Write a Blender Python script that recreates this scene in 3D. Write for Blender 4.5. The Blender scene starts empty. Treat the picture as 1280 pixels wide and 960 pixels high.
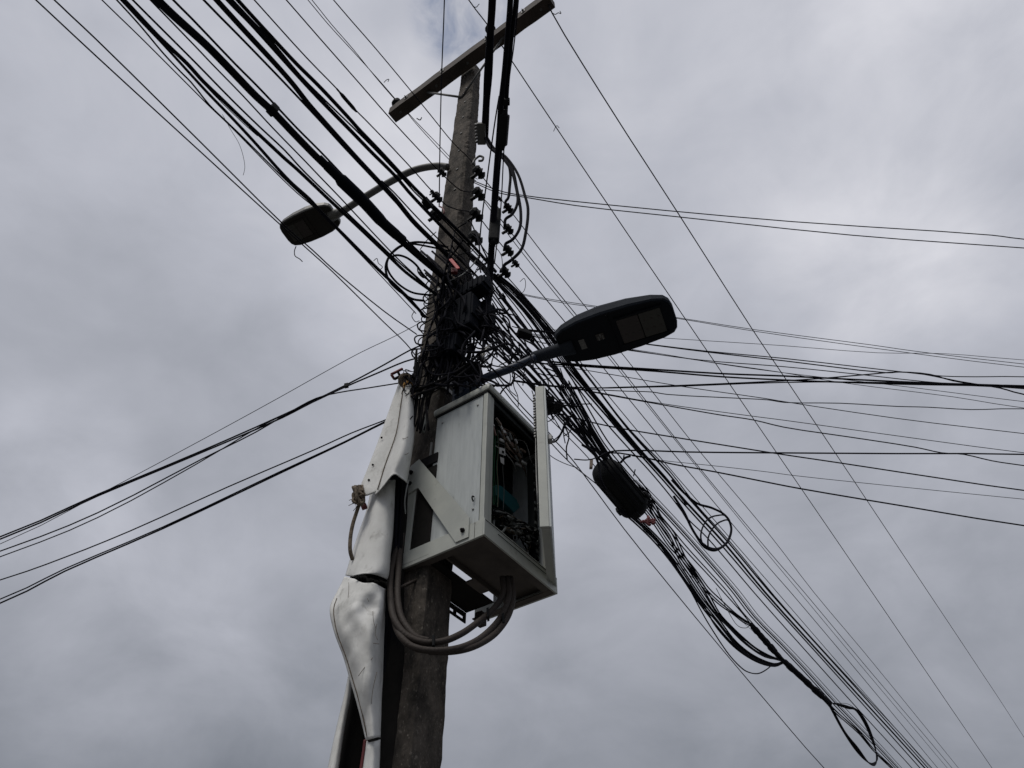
import bpy, bmesh, math, random
from mathutils import Vector, Matrix, noise
random.seed(7)
R = math.radians
sc = bpy.context.scene
C = sc.collection

# ------------------------------------------------------------------ camera
F = 960.0                      # focal length in photo pixels (photo 1280 x 960)
PITCH = R(46.6)
CAM = Vector((0, 0, 1.6))
cd = bpy.data.cameras.new("camera"); cam = bpy.data.objects.new("camera", cd); C.objects.link(cam)
cam.location = CAM; cam.rotation_euler = (R(90) + PITCH, 0, 0)
cd.sensor_width = 36; cd.lens = 36 * F / 1280; cd.clip_end = 3000; cd.clip_start = 0.05
sc.camera = cam
sc.view_settings.view_transform = 'Standard'; sc.view_settings.look = 'None'
sc.view_settings.gamma = 1; sc.view_settings.exposure = 0

FWD = Vector((0, math.cos(PITCH), math.sin(PITCH)))
UPV = Vector((0, -math.sin(PITCH), math.cos(PITCH)))
RGT = Vector((1, 0, 0))
def ray(px, py): return FWD * F + RGT * (px - 640) + UPV * (480 - py)
def at(px, py, y):             # point of the sight line at northing y
    r = ray(px, py); return CAM + r * (y / r.y)
def atz(px, py, z):            # point at height z
    r = ray(px, py); return CAM + r * ((z - CAM.z) / r.z)
def onplane(px, py, p0, n):
    r = ray(px, py); return CAM + r * ((p0 - CAM).dot(n) / r.dot(n))

AZ = R(35)
S = Vector((math.sin(AZ), math.cos(AZ), 0))      # street direction
U = Vector((math.cos(AZ), -math.sin(AZ), 0))     # across the street
Z = Vector((0, 0, 1))

# ------------------------------------------------------------------ world and sun
SUN_EL, SUN_AZ = R(58), R(215)                    # high behind the camera, veiled by cloud
w = bpy.data.worlds.new("World"); sc.world = w; w.use_nodes = True
nt = w.node_tree; N = nt.nodes; L = nt.links; N.clear()
def nd(tree, t, **k):
    n = tree.nodes.new(t)
    for a, b in k.items(): setattr(n, a, b)
    return n
wo = nd(nt, 'ShaderNodeOutputWorld'); bg = nd(nt, 'ShaderNodeBackground'); L.new(bg.outputs[0], wo.inputs[0])
bg.inputs[1].default_value = 0.1
sky = nd(nt, 'ShaderNodeTexSky', sky_type='NISHITA', sun_disc=False, sun_elevation=SUN_EL, sun_rotation=SUN_AZ)
tc = nd(nt, 'ShaderNodeTexCoord')
def cloud_noise(scale, detail, rough, dist, off, stretch=(1, 1, 1.6)):
    mp = nd(nt, 'ShaderNodeMapping'); L.new(tc.outputs['Generated'], mp.inputs[0])
    mp.inputs['Location'].default_value = off; mp.inputs['Scale'].default_value = stretch
    n = nd(nt, 'ShaderNodeTexNoise'); L.new(mp.outputs[0], n.inputs['Vector'])
    n.inputs['Scale'].default_value = scale; n.inputs['Detail'].default_value = detail
    n.inputs['Roughness'].default_value = rough; n.inputs['Distortion'].default_value = dist
    return n.outputs['Fac']
def math_(op, a, b=None, c=None, clamp=False):
    m = nd(nt, 'ShaderNodeMath', operation=op); m.use_clamp = clamp
    for i, v in enumerate((a, b, c)):
        if v is None: continue
        if isinstance(v, (int, float)): m.inputs[i].default_value = v
        else: L.new(v, m.inputs[i])
    return m.outputs[0]
sep = nd(nt, 'ShaderNodeSeparateXYZ'); L.new(tc.outputs['Generated'], sep.inputs[0])
big = cloud_noise(2.2, 5, 0.5, 0.25, (3.1, 1.7, 0.4))
mid = cloud_noise(5.5, 6, 0.55, 0.3, (0.4, 7.7, 2.4))
elev = nd(nt, 'ShaderNodeMapRange'); L.new(sep.outputs['Z'], elev.inputs['Value'])
elev.inputs['From Min'].default_value = 0.25; elev.inputs['From Max'].default_value = 0.9
elev.inputs['To Min'].default_value = 0.262; elev.inputs['To Max'].default_value = 0.545
v = math_('MULTIPLY_ADD', math_('SUBTRACT', big, 0.5), 0.24, elev.outputs[0])
v = math_('MULTIPLY_ADD', math_('SUBTRACT', mid, 0.5), 0.25, v)
# single brighter and darker clouds of this sky: direction, angular size, strength
def blob(px, py, rad, amt, val):
    d = ray(px, py).normalized()
    dp = nd(nt, 'ShaderNodeVectorMath', operation='DOT_PRODUCT'); L.new(tc.outputs['Generated'], dp.inputs[0]); dp.inputs[1].default_value = d
    mr = nd(nt, 'ShaderNodeMapRange', interpolation_type='SMOOTHERSTEP'); L.new(dp.outputs['Value'], mr.inputs['Value'])
    mr.inputs['From Min'].default_value = math.cos(rad); mr.inputs['From Max'].default_value = 1
    mr.inputs['To Min'].default_value = 0; mr.inputs['To Max'].default_value = amt
    return math_('ADD', val, math_('MULTIPLY', mr.outputs[0], math_('MULTIPLY_ADD', mid, 1.6, 0.2)))
for b in ((1090, 345, .18, .08), (1240, 120, .35, .10), (1240, 720, .22, .04), (520, 170, .16, .09), (180, 470, .26, -.04), (430, 380, .10, .05),
          (60, 600, .14, .07), (180, 770, .2, .05), (640, 200, .12, -.06), (540, 60, .10, -.03), (470, 60, .07, -.03), (560, 110, .06, -.05), (30, 60, .3, .0)):
    v = blob(*b, v)
tint = nd(nt, 'ShaderNodeValToRGB'); L.new(v, tint.inputs[0])
cr = tint.color_ramp; cr.elements[0].position = 0.2; cr.elements[0].color = (0.18, 0.198, 0.232, 1)
cr.elements[1].position = 0.8; cr.elements[1].color = (0.78, 0.78, 0.83, 1)
e = cr.elements.new(0.5); e.color = (0.475, 0.49, 0.552, 1)
scl = nd(nt, 'ShaderNodeVectorMath', operation='SCALE'); L.new(tint.outputs[0], scl.inputs[0]); scl.inputs['Scale'].default_value = 10
# thin place in the cloud near the pole top where blue shows
dp = nd(nt, 'ShaderNodeVectorMath', operation='DOT_PRODUCT'); L.new(tc.outputs['Generated'], dp.inputs[0]); dp.inputs[1].default_value = ray(580, 14).normalized()
mr = nd(nt, 'ShaderNodeMapRange', interpolation_type='SMOOTHSTEP'); L.new(dp.outputs['Value'], mr.inputs['Value'])
mr.inputs['From Min'].default_value = math.cos(.075); mr.inputs['From Max'].default_value = 1
fine = cloud_noise(16, 5, 0.6, 0.4, (5, 5, 5))
hole = math_('MULTIPLY', math_('MULTIPLY_ADD', fine, 4.0, -1.55, clamp=True), mr.outputs[0], clamp=True)
hole = math_('MULTIPLY', hole, 0.85)
mix = nd(nt, 'ShaderNodeMix', data_type='RGBA'); L.new(hole, mix.inputs['Factor'])
L.new(scl.outputs[0], mix.inputs['A']); L.new(sky.outputs[0], mix.inputs['B']); L.new(mix.outputs['Result'], bg.inputs[0])

ld = bpy.data.lights.new("sun", 'SUN'); sun = bpy.data.objects.new("sun", ld); C.objects.link(sun)
ld.energy = 1.9; ld.angle = R(25); ld.color = (1, .96, .9)
sd = Vector((math.sin(SUN_AZ) * math.cos(SUN_EL), math.cos(SUN_AZ) * math.cos(SUN_EL), math.sin(SUN_EL)))
sun.rotation_euler = (-sd).to_track_quat('-Z', 'Y').to_euler(); sun.location = sd * 30

# ------------------------------------------------------------------ materials
def mat(name, col, rough=.6, metal=0, var=None, scale=8, bump=0, bscale=60, stretch=(1, 1, 1), dirt=None, dscale=5, dlo=.5, dhi=.65, spec=.5):
    m = bpy.data.materials.new(name); m.use_nodes = True; t = m.node_tree; b = t.nodes['Principled BSDF']
    b.inputs['Roughness'].default_value = rough; b.inputs['Metallic'].default_value = metal
    b.inputs['Specular IOR Level'].default_value = spec
    b.inputs['Base Color'].default_value = (*col, 1)
    co = nd(t, 'ShaderNodeTexCoord'); mp = nd(t, 'ShaderNodeMapping'); t.links.new(co.outputs['Object'], mp.inputs[0]); mp.inputs['Scale'].default_value = stretch
    out = None
    if var:
        n = nd(t, 'ShaderNodeTexNoise'); t.links.new(mp.outputs[0], n.inputs['Vector']); n.inputs['Scale'].default_value = scale; n.inputs['Detail'].default_value = 8; n.inputs['Roughness'].default_value = .62
        r = nd(t, 'ShaderNodeValToRGB'); t.links.new(n.outputs['Fac'], r.inputs[0])
        r.color_ramp.elements[0].position = .32; r.color_ramp.elements[0].color = (*var, 1)
        r.color_ramp.elements[1].position = .66; r.color_ramp.elements[1].color = (*col, 1)
        out = r.outputs[0]
    if dirt:
        n = nd(t, 'ShaderNodeTexNoise'); t.links.new(mp.outputs[0], n.inputs['Vector']); n.inputs['Scale'].default_value = dscale; n.inputs['Detail'].default_value = 10; n.inputs['Roughness'].default_value = .7
        r = nd(t, 'ShaderNodeMapRange'); t.links.new(n.outputs['Fac'], r.inputs['Value']); r.inputs['From Min'].default_value = dlo; r.inputs['From Max'].default_value = dhi
        x = nd(t, 'ShaderNodeMix', data_type='RGBA'); t.links.new(r.outputs[0], x.inputs['Factor'])
        if out: t.links.new(out, x.inputs['A'])
        else: x.inputs['A'].default_value = (*col, 1)
        x.inputs['B'].default_value = (*dirt, 1); out = x.outputs['Result']
    if out: t.links.new(out, b.inputs['Base Color'])
    if bump:
        n = nd(t, 'ShaderNodeTexNoise'); t.links.new(mp.outputs[0], n.inputs['Vector']); n.inputs['Scale'].default_value = bscale; n.inputs['Detail'].default_value = 6
        bp = nd(t, 'ShaderNodeBump'); bp.inputs['Strength'].default_value = bump; bp.inputs['Distance'].default_value = .01
        t.links.new(n.outputs['Fac'], bp.inputs['Height']); t.links.new(bp.outputs[0], b.inputs['Normal'])
    return m
M = dict(
    concrete=mat('concrete', (.105, .09, .076), .95, var=(.026, .024, .0215), scale=14, bump=1.0, bscale=60, stretch=(1, 1, .5), dirt=(.26, .235, .2), dscale=85, dlo=.57, dhi=.70, spec=.2),
    wood=mat('weathered_wood', (.07, .052, .043), .85, var=(.03, .024, .021), scale=6, bump=.5, bscale=30, stretch=(1, 1, 1)),
    cable=mat('black_cable', (.0095, .0095, .014), .85, var=(.013, .013, .018), scale=20, spec=.06),
    cable2=mat('grey_black_cable', (.010, .0095, .011), .85, spec=.08),
    bare=mat('bare_conductor', (.012, .012, .014), .6, metal=.2, spec=.2),
    hose=mat('brown_grey_hose', (.034, .024, .018), .75, var=(.026, .019, .015), scale=14, bump=.3, bscale=90),
    plastic=mat('black_plastic', (.011, .012, .013), .7, var=(.017, .018, .019), bump=.2, bscale=40, spec=.10),
    navy=mat('dark_navy_plastic', (.004, .0055, .010), .8, spec=.08),
    cabinet=mat('grey_painted_metal', (.50, .53, .525), .55, var=(.41, .44, .44), scale=5, stretch=(9, 9, 1), bump=.06, bscale=30, dirt=(.2, .2, .19), dscale=7, dlo=.58, dhi=.82),
    bracket=mat('grey_green_painted_steel', (.46, .475, .43), .5, var=(.38, .395, .365), scale=7, dirt=(.2, .19, .17), dscale=11, dlo=.6, dhi=.8),
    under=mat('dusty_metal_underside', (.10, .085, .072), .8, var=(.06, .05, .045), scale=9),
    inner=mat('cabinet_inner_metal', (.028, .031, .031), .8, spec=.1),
    guard=mat('dirty_white_sheet', (.72, .72, .70), .85, var=(.58, .58, .555), scale=9, stretch=(1, 1, .7), bump=.35, bscale=22, dirt=(.22, .21, .19), dscale=13, dlo=.56, dhi=.80),
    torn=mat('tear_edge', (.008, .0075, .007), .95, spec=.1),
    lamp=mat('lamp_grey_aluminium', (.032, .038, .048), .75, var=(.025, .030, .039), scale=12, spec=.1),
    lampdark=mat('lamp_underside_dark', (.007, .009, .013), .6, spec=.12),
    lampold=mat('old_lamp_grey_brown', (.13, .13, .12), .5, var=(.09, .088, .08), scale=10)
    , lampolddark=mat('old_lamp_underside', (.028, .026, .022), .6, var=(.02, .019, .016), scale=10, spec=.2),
    glass=mat('lamp_glass', (.034, .026, .022), .5, var=(.024, .019, .017), scale=18),
    sticker=mat('pale_sticker', (.17, .17, .16), .6, var=(.09, .09, .085), scale=60),
    glass2=mat('lamp_glass_greenish', (.040, .039, .031), .5, var=(.03, .029, .024), scale=18),
    blue=mat('blue_painted_steel', (.010, .024, .058), .5, var=(.006, .013, .03), scale=14),
    galv=mat('galvanised_steel', (.33, .33, .32), .45, metal=.35, var=(.22, .22, .21), scale=25),
    grayarm=mat('grey_arm_steel', (.12, .12, .115), .6, var=(.08, .08, .078), scale=12),
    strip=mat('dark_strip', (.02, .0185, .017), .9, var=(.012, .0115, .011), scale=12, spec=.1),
    red=mat('red_plastic', (.55, .03, .035), .5), darkred=mat('dark_red_plastic', (.12, .012, .015), .6),
    rope=mat('frayed_rope', (.16, .125, .09), .95, var=(.07, .055, .04), scale=40, bump=.8, bscale=80),
    teal=mat('teal_plastic', (.015, .13, .15), .5), green=mat('green_wire', (.02, .14, .05), .6),
    amber=mat('amber_plastic', (.65, .33, .06), .4), white=mat('white_plastic', (.62, .62, .6), .5),
    orange=mat('orange_brown_plastic', (.20, .115, .09), .6), copper=mat('tan_wire', (.24, .18, .14), .6), grey=mat('grey_wire', (.16, .17, .165), .6),
    ground=mat('asphalt', (.055, .054, .052), .95, var=(.04, .04, .038), scale=3, bump=.4, bscale=120),
    pave=mat('pavement_concrete', (.17, .165, .155), .9, var=(.12, .115, .11), scale=4, bump=.3, bscale=60),
)

# ------------------------------------------------------------------ helpers
def link(name, verts, faces, m, parent=None, smooth=False):
    me = bpy.data.meshes.new(name); me.from_pydata([tuple(q) for q in verts], [], faces); me.update()
    if smooth:
        for p in me.polygons: p.use_smooth = True
    me.materials.append(M[m] if isinstance(m, str) else m)
    o = bpy.data.objects.new(name, me); C.objects.link(o)
    if parent:
        o.parent = parent; o.matrix_parent_inverse = Matrix.Translation(-parent.location) if parent.type == 'EMPTY' else Matrix.Identity(4)
    return o
def tag(o, label, cat, group=None):
    o['label'] = label; o['category'] = cat
    if group: o['group'] = group
    return o
def thing(name, loc, label, cat, group=None):
    o = bpy.data.objects.new(name, None); C.objects.link(o); o.location = loc; o.empty_display_size = .1
    return tag(o, label, cat, group)
def smoothpath(P, n):
    if len(P) < 3 or n <= 1: return list(P)
    out = []
    Q = [P[0] * 2 - P[1]] + list(P) + [P[-1] * 2 - P[-2]]
    for i in range(1, len(Q) - 2):
        a, b, c, d = Q[i - 1:i + 3]
        # centripetal-like tangents keep uneven spacing smooth
        l1 = max((b - a).length, 1e-6) ** .5; l2 = max((c - b).length, 1e-6) ** .5; l3 = max((d - c).length, 1e-6) ** .5
        m1 = (c - b) - (c - a) * (l2 / (l1 + l2)) + (b - a) * (l2 / l1)
        m2 = (c - b) - (d - b) * (l2 / (l2 + l3)) + (d - c) * (l2 / l3)
        for k in range(n):
            t = k / n; t2 = t * t; t3 = t2 * t
            out.append(b * (2 * t3 - 3 * t2 + 1) + m1 * (t3 - 2 * t2 + t) + c * (-2 * t3 + 3 * t2) + m2 * (t3 - t2))
    out.append(P[-1]); return out
def tube_geo(P, r, sides=6, V=None, Fc=None):
    V = [] if V is None else V; Fc = [] if Fc is None else Fc; base = len(V)
    rr = r if isinstance(r, (list, tuple)) else [r] * len(P)
    t = (P[1] - P[0]).normalized(); a = t.orthogonal().normalized()
    for i, p in enumerate(P):
        t = (P[min(i + 1, len(P) - 1)] - P[max(i - 1, 0)])
        t = t.normalized() if t.length > 1e-9 else Vector((0, 0, 1))
        a = (a - t * a.dot(t)); a = a.normalized() if a.length > 1e-6 else t.orthogonal().normalized()
        b = t.cross(a)
        for k in range(sides):
            g = 2 * math.pi * k / sides; V.append(p + (a * math.cos(g) + b * math.sin(g)) * rr[i])
    for i in range(len(P) - 1):
        for k in range(sides):
            k2 = (k + 1) % sides; A = base + i * sides; B = A + sides
            Fc.append((A + k, A + k2, B + k2, B + k))
    Fc.append(tuple(base + k for k in reversed(range(sides)))); Fc.append(tuple(base + (len(P) - 1) * sides + k for k in range(sides)))
    return V, Fc
def tube(name, P, r, m='cable', parent=None, n=4, sides=6):
    P = [Vector(p) for p in P]; Q = smoothpath(P, n)
    if isinstance(r, (list, tuple)):
        r = [r[min(int(i * (len(r) - 1) / max(len(Q) - 1, 1)), len(r) - 1)] for i in range(len(Q))]
    V, Fc = tube_geo(Q, r, sides); return link(name, V, Fc, m, parent, True)
def box_geo(c, ax, V, Fc):       # centre and three half-axis vectors
    b = len(V); X, Y, Zz = ax
    for sx in (-1, 1):
        for sy in (-1, 1):
            for sz in (-1, 1): V.append(c + X * sx + Y * sy + Zz * sz)
    for f in ((0, 1, 3, 2), (4, 6, 7, 5), (0, 4, 5, 1), (2, 3, 7, 6), (0, 2, 6, 4), (1, 5, 7, 3)): Fc.append(tuple(b + i for i in f))
def box(name, c, X, Y, Zz, m, parent=None, bevel=0.0):
    V, Fc = [], []; box_geo(Vector(c), (Vector(X), Vector(Y), Vector(Zz)), V, Fc)
    o = link(name, V, Fc, m, parent)
    bm = bmesh.new(); bm.from_mesh(o.data); bmesh.ops.recalc_face_normals(bm, faces=bm.faces)
    if bevel: bmesh.ops.bevel(bm, geom=bm.edges[:], offset=bevel, segments=2, affect='EDGES', profile=.6)
    bm.to_mesh(o.data); bm.free(); return o
def lathe_geo(p, ax, prof, V, Fc, sides=12):
    ax = ax.normalized(); a = ax.orthogonal().normalized(); b = ax.cross(a); base = len(V)
    for (h, r) in prof:
        for k in range(sides):
            g = 2 * math.pi * k / sides; V.append(p + ax * h + (a * math.cos(g) + b * math.sin(g)) * r)
    for i in range(len(prof) - 1):
        for k in range(sides):
            k2 = (k + 1) % sides; A = base + i * sides; B = A + sides; Fc.append((A + k, A + k2, B + k2, B + k))
    Fc.append(tuple(base + k for k in reversed(range(sides)))); Fc.append(tuple(base + (len(prof) - 1) * sides + k for k in range(sides)))
def lathe(name, p, ax, prof, m, parent=None, sides=12, smooth=True):
    V, Fc = [], []; lathe_geo(Vector(p), Vector(ax), prof, V, Fc, sides); return link(name, V, Fc, m, parent, smooth)
def prism(name, pts, ex, m, parent=None, bevel=0):   # polygon pts extruded by ex
    n = len(pts); V = list(pts) + [p + ex for p in pts]
    Fc = [tuple(range(n)), tuple(range(2 * n - 1, n - 1, -1))] + [(i, i + n, (i + 1) % n + n, (i + 1) % n) for i in range(n)]
    o = link(name, V, Fc, m, parent); bm = bmesh.new(); bm.from_mesh(o.data); bmesh.ops.recalc_face_normals(bm, faces=bm.faces)
    if bevel: bmesh.ops.bevel(bm, geom=bm.edges[:], offset=bevel, segments=1, affect='EDGES')
    bm.to_mesh(o.data); bm.free(); return o

# ------------------------------------------------------------------ ground
g = link('ground', [(-1500, -1500, 0), (1500, -1500, 0), (1500, 1500, 0), (-1500, 1500, 0)], [(0, 1, 2, 3)], 'ground'); g['kind'] = 'structure'
pc = Vector((-.43, 3.1, 0))
V, Fc = [], []; box_geo(pc + Z * .06 - U * .6, (U * 1.5, S * 60, Z * .06), V, Fc); o = link('pavement', V, Fc, 'pave'); o['kind'] = 'structure'
V, Fc = [], []; box_geo(pc + Z * .065 + U * .98, (U * .075, S * 60, Z * .075), V, Fc); o = link('kerb', V, Fc, 'pave'); o['kind'] = 'structure'

# ------------------------------------------------------------------ pole
def pole_c(z): return Vector((-.431 + .011 * (z - 2.67) / 6.76, 3.104, z))
def pole_ab(z):
    t = (z - 2.67) / 6.76; return .133 + (.086 - .133) * t, .108 + (.067 - .108) * t
pole = thing('utility_pole', (-.43, 3.104, 0), 'tall tapered weathered concrete utility pole carrying the cables and both lamps', 'utility pole')
V, Fc = [], []; rows = 230; ztop = 9.62
for i in range(rows + 1):
    z = .12 + (ztop - .12) * i / rows; a, b = pole_ab(z); c = pole_c(z)
    ch = .02 + .006 * noise.noise(Vector((3, 1, z * 3)))
    if i == rows: a *= .8; b *= .8
    base = [(-a, -b + ch), (-a + ch, -b), (-a * .35, -b), (a * .35, -b), (a - ch, -b), (a, -b + ch), (a, -b * .35), (a, b * .35), (a, b - ch), (a - ch, b), (0, b), (-a + ch, b), (-a, b - ch)]
    for j, (u, s) in enumerate(base):
        amp = .0045 if j in (0, 1, 4, 5, 8, 9, 11, 12) else .0018
        d = noise.noise(Vector((j * 7.1, 2.3, z * 14))) * amp + noise.noise(Vector((j * 3.1, 9.3, z * 45))) * amp * .8
        if j in (8, 9, 4, 5) and noise.noise(Vector((j, 4.4, z * 8))) > .42: d -= .007
        k = 1 + d / max(a, .05)
        V.append(c + U * u * k + S * s * k)
nb = 13
for i in range(rows):
    for j in range(nb):
        j2 = (j + 1) % nb; Fc.append((i * nb + j, i * nb + j2, (i + 1) * nb + j2, (i + 1) * nb + j))
Fc.append(tuple(rows * nb + j for j in range(nb)))
link('shaft', V, Fc, 'concrete', pole)
# climbing holes / cast marks on the shaft
for k in range(7):
    z = 7.0 + k * .33; a, b = pole_ab(z)
    lathe('bolt_head', pole_c(z) - S * (b - .002) + U * a * .3, -S, [(0, .012), (.008, .012), (.01, .008)], 'grayarm', pole, 6, False)

# crossarm
arm = thing('crossarm', pole_c(9.4), 'long dark wooden crossarm bolted across the pole top with two steel braces', 'crossarm')
def apt(px, py, y): return at(px, py, y)
A0 = atz(491, 144, 9.40); A1 = atz(689, -1, 9.40)
d = (A1 - A0).normalized(); q = Vector((-d.y, d.x, 0)); V, Fc = [], []
for i in range(41):
    p = A0.lerp(A1, i / 40); wv = .004 * noise.noise(p * 6)
    for (e1, e2) in ((-1, -1), (1, -1), (1, 1), (-1, 1)):
        V.append(p + q * e1 * (.062 + wv) + Z * e2 * (.072 + wv))
for i in range(40):
    for j in range(4): j2 = (j + 1) % 4; Fc.append((i * 4 + j, i * 4 + j2, i * 4 + 4 + j2, i * 4 + 4 + j))
Fc += [(3, 2, 1, 0), (160, 161, 162, 163)]
link('beam', V, Fc, 'wood', arm)
bz = 8.82; bp = pole_c(bz) - S * .075 + U * -.02
for t in (.20, .80):
    e = A0.lerp(A1, t) - Z * .07
    if t < .5: e = A0.lerp(A1, .24) - Z * .07
    else: e = A0.lerp(A1, .72) - Z * .07
    tube('brace', [bp, e], .011, 'grayarm', arm, 1, 6)
for t in (.06, .30, .5, .78, .94):
    lathe('bolt', A0.lerp(A1, t) - Z * .062, -Z, [(0, .014), (.015, .014), (.017, .006), (.04, .006)], 'grayarm', arm, 6, False)
for t in (.12, .36, .64, .86):
    p_ = A0.lerp(A1, t); box('through_bolt_plate', p_ - q * .066, d * .022, q * .003, Z * .03, 'grayarm', arm, .001)
    lathe('bolt', p_ - q * .068, -q, [(0, .012), (.012, .012), (.014, .006), (.022, .006)], 'grayarm', arm, 6, False)
ins_prof = [(0, .015), (.03, .05), (.045, .055), (.05, .035), (.075, .048), (.085, .048), (.10, .03), (.125, .034), (.135, .02)]
def pin_insulator(px, py, z, label):
    p = atz(px, py, z); o = thing('pin_insulator', p - Z * .09, label, 'insulator', 'insulators on the crossarm')
    lathe('pin', p - Z * .13, Z, [(0, .01), (.09, .01)], 'grayarm', o, 6); lathe('bell', p - Z * .06, Z, ins_prof, 'plastic', o, 12)
    return p
pi1 = pin_insulator(496, 129, 9.62, 'dark insulator on the lower left end of the crossarm')
pi2 = pin_insulator(613, 36, 9.62, 'dark insulator on the crossarm right behind the twin overhead cables')
pi3 = pin_insulator(681, -12, 9.62, 'insulator at the upper right tip of the crossarm, at the frame edge')

# ------------------------------------------------------------------ cables
def ext(P, a, b):
    P = list(P)
    if a:
        dv = P[0] - P[min(2, len(P) - 1)]; dv.z *= .4; dv.normalize(); P.insert(0, P[0] + dv * a)
    if b:
        dv = P[-1] - P[max(-3, -len(P))]; dv.z *= .4; dv.normalize(); P.append(P[-1] + dv * b)
    return P
def splane(off, az=AZ):          # vertical plane parallel to the street, off metres to the camera side of the pole
    dirv = Vector((math.sin(az), math.cos(az), 0)); n = Vector((math.cos(az), -math.sin(az), 0))
    return Vector((-.43, 3.104, 0)) + U * off, n
def wire(name, pts, plane, r, label, cat='cable', ea=0, eb=0, m='cable', n=3, sides=6, group=None, parent=None):
    P = ext([onplane(x, y, *plane) for x, y in pts], ea, eb)
    o = tube(name, P, r, m, parent, n, sides)
    if label: tag(o, label, cat, group)
    return o
def strands(name, pts, plane, r, count, spread, label, group, ea=0, eb=0, n=3, twist=.9, tight=None, m='cable'):
    """count strands that run together; spread = bundle radius in metres"""
    P0 = ext([onplane(x, y, *plane) for x, y in pts], ea, eb); P0 = smoothpath(P0, 2)
    ph0 = random.random() * 6
    for k in range(count):
        ph = ph0 + 2 * math.pi * k / count; f = .85 + .15 * random.random() if count > 3 else 1
        if count > 5 and k == 0: f = 0
        P = []; s = 0
        for i, p in enumerate(P0):
            if i: s += (p - P0[i - 1]).length
            t = (P0[min(i + 1, len(P0) - 1)] - P0[max(i - 1, 0)]).normalized(); a = t.cross(Z).normalized(); b = t.cross(a)
            g_ = ph + twist * s + .5 * noise.noise(Vector((k * 3.3, s * .8, ph0)))
            rr = spread * f * (1 + .35 * noise.noise(Vector((k * 9.1, s * .7, 3))))
            P.append(p + (a * math.cos(g_) + b * math.sin(g_)) * rr)
        o = tube(name, P, r * (.85 + .3 * random.random()), m, None, 2, 6); tag(o, label, 'cable', group)

SP = splane(.20)
# --- upper left, crossing overhead to the pole
wire('thin_wire', [(45, 0), (120, 70), (240, 180), (356, 286), (385, 312), (416, 340), (480, 403), (508, 430), (522, 448)], splane(-.12), .0034,
     'lower of the two lone thin wires at far upper left running behind the small lamp', ea=6)
wire('thin_wire', [(68, 0), (120, 49), (253, 180), (360, 286), (390, 312), (418, 338), (480, 389), (521, 418)], splane(-.10), .0036,
     'upper of the two lone thin wires at far upper left running behind the small lamp', ea=6)
wire('thin_wire', [(127.5, 0), (176, 47), (220, 91), (248, 119), (263, 134), (280, 150), (300, 170), (347, 218), (371, 241), (396, 262), (440, 307), (480, 349), (520, 392)], splane(.10), .0028,
     'thin wire just left of the leftmost black cable bunch at the top edge', ea=6)
wire('thin_wire', [(146, 0), (176, 33), (204, 66.5), (226, 90), (239, 103), (262, 131.5), (280, 149), (301, 169), (348, 216), (373, 240), (398, 262), (440, 303), (520, 385)], splane(.12), .0038,
     'thin cable peeling off the left side of the leftmost bunch', ea=6)
strands('cable', [(152, 0), (176, 26), (197, 48), (226.5, 80), (257.5, 114), (285.6, 143), (310, 169), (328, 189), (347, 210.6), (365.6, 230), (387, 249), (403, 267), (431, 295), (474, 338), (510, 372), (532, 397)], splane(.13), .0055, 2, .004,
        'black cable of the leftmost overhead bunch that passes over the small lamp', 'left cable bunch over the small lamp', ea=6)
strands('cable', [(154.5, 0), (177.5, 24.5), (199, 47), (234, 80), (253, 101), (276, 123), (300, 146), (315, 160), (342, 185), (356, 198), (371, 211), (410, 248), (440, 276), (461, 296), (487, 321), (508, 341), (545, 368)], splane(.17), .0055, 3, .005,
        'black cable of the leftmost overhead bunch landing right of the small lamp', 'left cable bunch beside the small lamp', ea=6)
wire('thin_wire', [(156, 0), (201, 47), (232, 80), (267, 118), (304, 154), (322, 170)], splane(.15), .002, 'hair-thin wire inside the leftmost overhead bunch', ea=6)
wire('cable', [(166, 0), (206, 40), (246, 80), (290, 125), (326, 160), (356, 188), (375, 209), (396, 230), (416, 249), (442, 274), (463, 294), (492, 322), (530, 355)], splane(.18), .0045,
     'single black cable between the leftmost bunch and the thick bundle', ea=6)
wire('thin_wire', [(188, 0), (220, 33), (248, 62), (265, 80), (303, 119), (341, 160), (380, 200), (400, 221), (427, 249), (440, 263), (487, 313), (504, 330), (545, 368)], splane(.19), .0038,
     'thin wire running along the lower edge of the thickest bundle', ea=6)
strands('cable', [(197, 0), (220, 22), (257.5, 56), (289, 88), (320, 120), (340, 138), (361, 160), (394, 194), (423, 222), (454, 253), (478, 279), (500, 299), (531, 326), (560, 350), (600, 388)], SP, .0085, 9, .0135,
        'black cable packed into the thickest overhead bundle with the long sleeve', 'cables of the thickest overhead bundle', ea=6, twist=.35)
wire('cable', [(216.6, 0), (240, 23.5), (294, 80), (320, 106), (340, 127), (371, 160), (400, 189), (420, 210), (452, 244), (502, 294), (545, 335), (590, 380)], splane(.22), .0055,
     'single cable following the upper edge of the thickest bundle', ea=6)
wire('cable', [(254.7, 0), (297, 43), (332, 79), (355, 103), (372, 121), (400, 151), (430, 184), (480, 237), (540, 302), (600, 362)], splane(.2), .006,
     'single cable that joins the second thick bundle from its left', ea=6)
strands('cable', [(270.6, 0), (309, 42), (343.4, 79), (367, 106), (385.6, 130), (404, 151), (420, 169), (447, 199), (477, 231), (494, 249), (515, 275), (541, 301), (590, 349)], splane(.22), .0072, 6, .0085,
        'black cable packed into the second thick overhead bundle from the left', 'cables of the second overhead bundle', ea=6, twist=.4)
wire('cable', [(477, 226), (492, 240), (516, 266), (541, 292), (600, 350)], splane(.23), .0045, 'thin cable leaving the upper side of the second bundle near the pole')
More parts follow.
